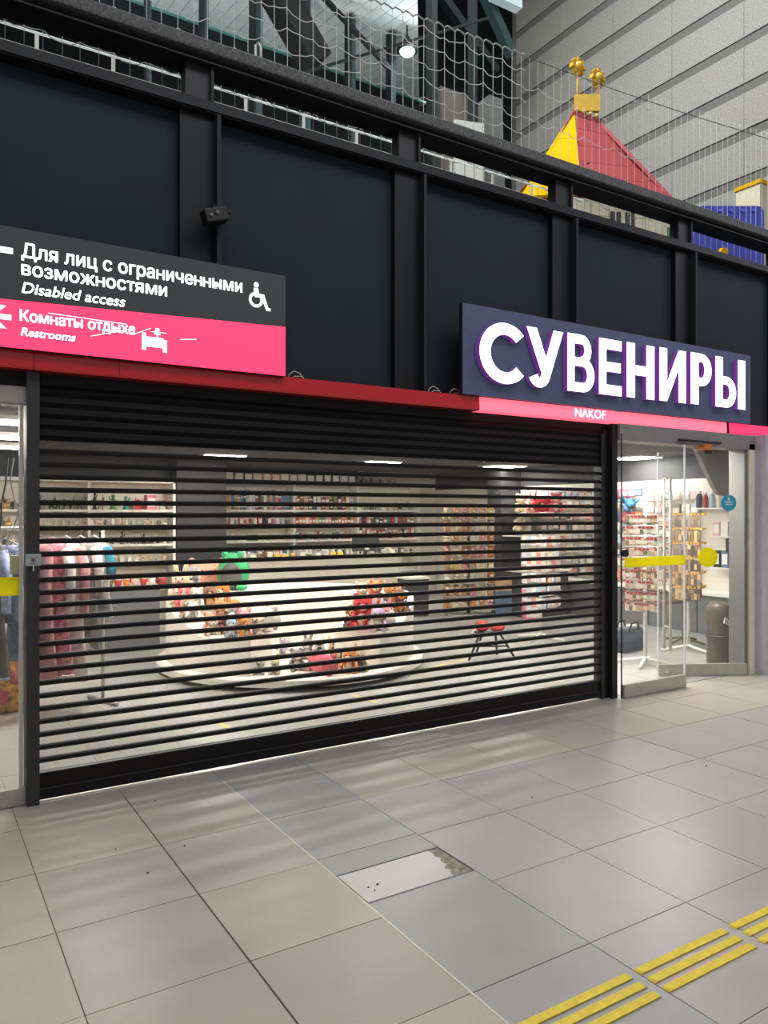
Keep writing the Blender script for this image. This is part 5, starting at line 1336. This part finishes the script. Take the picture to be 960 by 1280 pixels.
# ------------------------------------------------------------------ clothes
def garment(label, x, y, ztop, L_, w, m, m2, rz=0.0, group='garments on the rack near the shutter', sleeve=True):
    t = thing('garment', label, 'garment', (x, y, ztop), rz, group)
    part('hanger', MB().tube([(0, 0, .12), (.02, 0, .14), (.02, 0, .10), (0, 0, .06)], .004, seg=5).tube([(-w*.42, 0, 0), (0, 0, .06), (w*.42, 0, 0)], .007, seg=5), 'steel', t)
    b_ = MB(); n = 16; rings_ = [(0.0, .36, .03), (-.05, .48, .045), (-.3*L_, .44, .05), (-.6*L_, .48, .055), (-L_, .56, .06)]
    vs = []
    for zz, ww, dd in rings_:
        for j in range(n):
            a = 2 * PI * j / n; fold = 1 + .13 * math.sin(a * 4 + zz * 6) * (-zz / L_)
            vs.append((w * ww * math.cos(a) * fold, dd * math.sin(a) * fold * 1.2, zz))
    fs = [(i*n+j, i*n+(j+1) % n, (i+1)*n+(j+1) % n, (i+1)*n+j) for i in range(len(rings_)-1) for j in range(n)]
    fs.append(tuple(range(n))); fs.append(tuple(reversed(range((len(rings_)-1)*n, len(rings_)*n))))
    b_.add(vs, fs, 0, True); part('bodice', b_, m, t)
    if sleeve:
        for s_ in (-1, 1): part('sleeve', MB().tube([(s_*w*.42, 0, -.04), (s_*w*.54, 0, -.22), (s_*w*.56, -.01, -.5*L_)], [.042, .045, .035], 0, 8), m2, t)
    part('hem', MB().tube([(w*.57*math.cos(a), .065*math.sin(a), -L_ + .01) for a in [2*PI*k/16 for k in range(17)]], .012, seg=5), m2, t)
    return t
mat('print_pink', (222, 140, 156), .9, var=.6, scale=26); mat('print_white', (224, 214, 208), .9, var=.25, scale=16); mat('cloth_rose', (206, 150, 150), .9, var=.3, scale=14)
mat('cloth_grey', (150, 146, 146), .9, var=.3, scale=14); mat('cloth_teal', (44, 128, 152), .9, var=.2, scale=14); mat('cloth_crimson', (196, 84, 104), .9, var=.25); mat('cloth_olive', (92, 88, 74), .9, var=.3); mat('cloth_slate', (150, 160, 190), .9, var=.3, scale=30)
mat('print_multi', (200, 140, 60), .8, var=.9, scale=18)
def ry_(x): return 1.86 + (x - .48) * .4255
ck_ = thing('clothes_rack', 'steel clothes rack behind the left edge of the shutter', 'clothes rack', (0.9, ry_(.9), 0))
part('rail', MB().tube([(-.75, ry_(.15) - ry_(.9), 1.60), (.62, ry_(1.52) - ry_(.9), 1.60)], .015), 'steel', ck_)
for sx in (-.72, .60):
    sy = ry_(.9 + sx) - ry_(.9)
    part('post', MB().tube([(sx, sy, 0), (sx, sy, 1.60)], .016), 'steel', ck_); part('foot', MB().tube([(sx - .08, sy + .22, .02), (sx + .08, sy - .22, .02)], .018), 'steel', ck_)
GG = 'garments on the rack near the shutter'; GL = 'garments behind the left glass pane'
for x, lab, L_, w, m1_, m2_, g_, sl in ((.54, 'olive coat hanging behind the left glass pane', 1.05, .40, 'cloth_olive', 'cloth_slate', GL, True),
        (.665, 'slate blue denim jacket hanging behind the left glass pane', .62, .44, 'cloth_slate', 'denim', GL, True),
        (.79, 'blue trousers hanging beside the glass edge', .95, .30, 'denim', 'print_white', GL, False),
        (.915, 'rose robe hanging just behind the shutter post', 1.15, .40, 'cloth_rose', 'cloth_crimson', GG, False),
        (1.04, 'pink printed dress with long sleeves, nearest the shutter post', 1.12, .42, 'print_pink', 'print_white', GG, True),
        (1.165, 'white dress with rose sleeves in the middle of the rack', 1.18, .42, 'print_white', 'cloth_rose', GG, True),
        (1.29, 'grey blouse hanging behind the white dress', .85, .42, 'cloth_grey', 'print_white', GG, True),
        (1.415, 'white T-shirt with teal sleeves at the end of the rack', .66, .40, 'print_white', 'cloth_teal', GG, True)):
    garment(lab, x, ry_(x), 1.46, L_, w, m1_, m2_, R(-58), g_, sl)
p = atZ(8, 888, 0)
bg = thing('shopping_bag', 'bright multicoloured shopping bag on the floor behind the left glass', 'bag', (p.x, p.y, 0), .2)
part('bag_body', MB().add([(-.2, -.12, 0), (.16, -.12, 0), (.16, .12, 0), (-.2, .12, 0), (-.24, -.14, .22), (.2, -.14, .24), (.2, .14, .24), (-.24, .14, .22), (-.14, -.08, .46), (.10, -.07, .50), (.10, .07, .50), (-.14, .08, .46)],
     [(0,3,2,1), (0,1,5,4), (1,2,6,5), (2,3,7,6), (3,0,4,7), (4,5,9,8), (5,6,10,9), (6,7,11,10), (7,4,8,11), (8,9,10,11)]), 'print_multi', bg, bevel=.03)
part('bag_patch', MB().ball((.05, -.14, .3), (.07, .02, .06)).ball((-.08, -.13, .15), (.06, .02, .07)), 'cloth_crimson', bg)
part('bag_patch', MB().ball((.10, -.13, .14), (.05, .02, .06)).ball((-.06, -.12, .36), (.05, .02, .05)), 'tint_yellow', bg)
part('white_wrap', MB().ball((0.02, 0, .52), (.13, .09, .08)), 'white_metal', bg)
# junction box and wires on the glass edge
p = atY(22, 706, .06)
jb = thing('junction_box', 'pale yellow junction box with a curled wire at the glass edge', 'junction box', (p.x - .01, .09, p.z))
part('box', MB().bb(-.028, .022, -.03, .03, -.055, .055), mat('box_cream', (216, 206, 160), .5), jb, bevel=.004)
part('lid', MB().bb(-.022, .016, -.036, -.03, -.048, .03), mat('box_cream2', (196, 186, 140), .5), jb)
one('hanging_cable', MB().tube([tuple(atY(10, 572, .14)), tuple(atY(7, 605, .14)), tuple(atY(2, 628, .14)), tuple(atY(1, 650, .14)), tuple(atY(-3, 680, .14))], .005, seg=6), 'near_black', 'black cable hanging behind the left glass pane', 'cable')
one('hanging_cable', MB().tube([tuple(atY(17, 572, .12)), tuple(atY(13, 600, .12)), tuple(atY(17, 620, .12)), tuple(atY(23, 640, .12)), tuple(atY(18, 658, .12)), tuple(atY(9, 675, .12)), tuple(atY(8, 690, .12)), tuple(atY(20, 697, .12))], .004, seg=6), 'steel', 'thin grey wire looping to the junction box', 'cable')
# pink boxes stacked over the clothes, on the figurine shelving side
for j in range(3):
    for i in range(3):
        p = atY(50 + i * 11, 706 - j * 14, 6.4)
        t = one('pink_box', MB().bb(-.075, .075, -.06, .06, 0, .155).bb(-.05, .05, -.064, -.06, .04, .12, 1), ['cloth_crimson' if (i + j) % 2 else 'print_pink', 'tint_white'],
            'pink gift box, %s row and %s from the left in the stack above the clothes' % (('lowest', 'middle', 'upper')[j], ('first', 'second', 'third')[i]), 'box', (atY(57, 700, 6.4).x + i * .16, 6.4, 0.86 + j * .158), group='pink boxes stacked above the clothes')
bt = thing('box_table', 'small white table holding the pink boxes', 'table', (atY(57, 700, 6.4).x + .16, 6.4, 0))
part('top', MB().bb(-.3, .3, -.15, .15, .83, .858), 'shelf_white', bt)
for sx in (-.27, .27):
    for sy in (-.12, .12): part('leg', MB().bb(sx - .015, sx + .015, sy - .015, sy + .015, 0, .83), 'shelf_white', bt)
# linear lights behind the left pane
for i, (py, lab) in enumerate(((527, 'upper bright tube light behind the left glass pane'), (547, 'middle bright tube light behind the left glass pane'), (559, 'lowest bright tube light behind the left glass pane'))):
    y = (2.2, 3.5, 4.6)[i]
    z = atY(12, py, y).z
    t = thing('tube_light', lab, 'tube light', (0, y, z))
    part('housing', MB().bb(-.6, atY(27, py, y).x, -.05, .05, 0.012, .05), 'white_metal', t)
    part('tube', MB().tube([(-.6, 0, 0), (atY(26, py, y).x, 0, 0)], .022 if i else .03, seg=10), 'tube_light', t)
    part('hanger_wire', MB().tube([(0.3, 0, .05), (.3, 0, HC - z)], .004, seg=5).tube([(-.3, 0, .05), (-.3, 0, HC - z)], .004, seg=5), 'steel', t)
for i, px in enumerate((7, 10)):
    p = atY(px, (636, 658)[i], 7.3)
    one('gold_figurine', MB().ball((0, 0, .05), (.06, .03, .05)).ball((.02, 0, .12), (.025, .02, .03)).bb(-.05, .05, -.03, .03, 0, .012), mat('gold', (206, 160, 70), .4, .4), 'golden ornament on the shelf behind the left glass, %s one' % ('upper', 'lower')[i], 'ornament', (p.x, 7.32, (1.781, 1.511)[i]))

# distinct labels for the cards of two-sided stands
for o, s_ in FACE:
    o['label'] = o['label'] + (', near side' if s_ % 2 else ', far side')
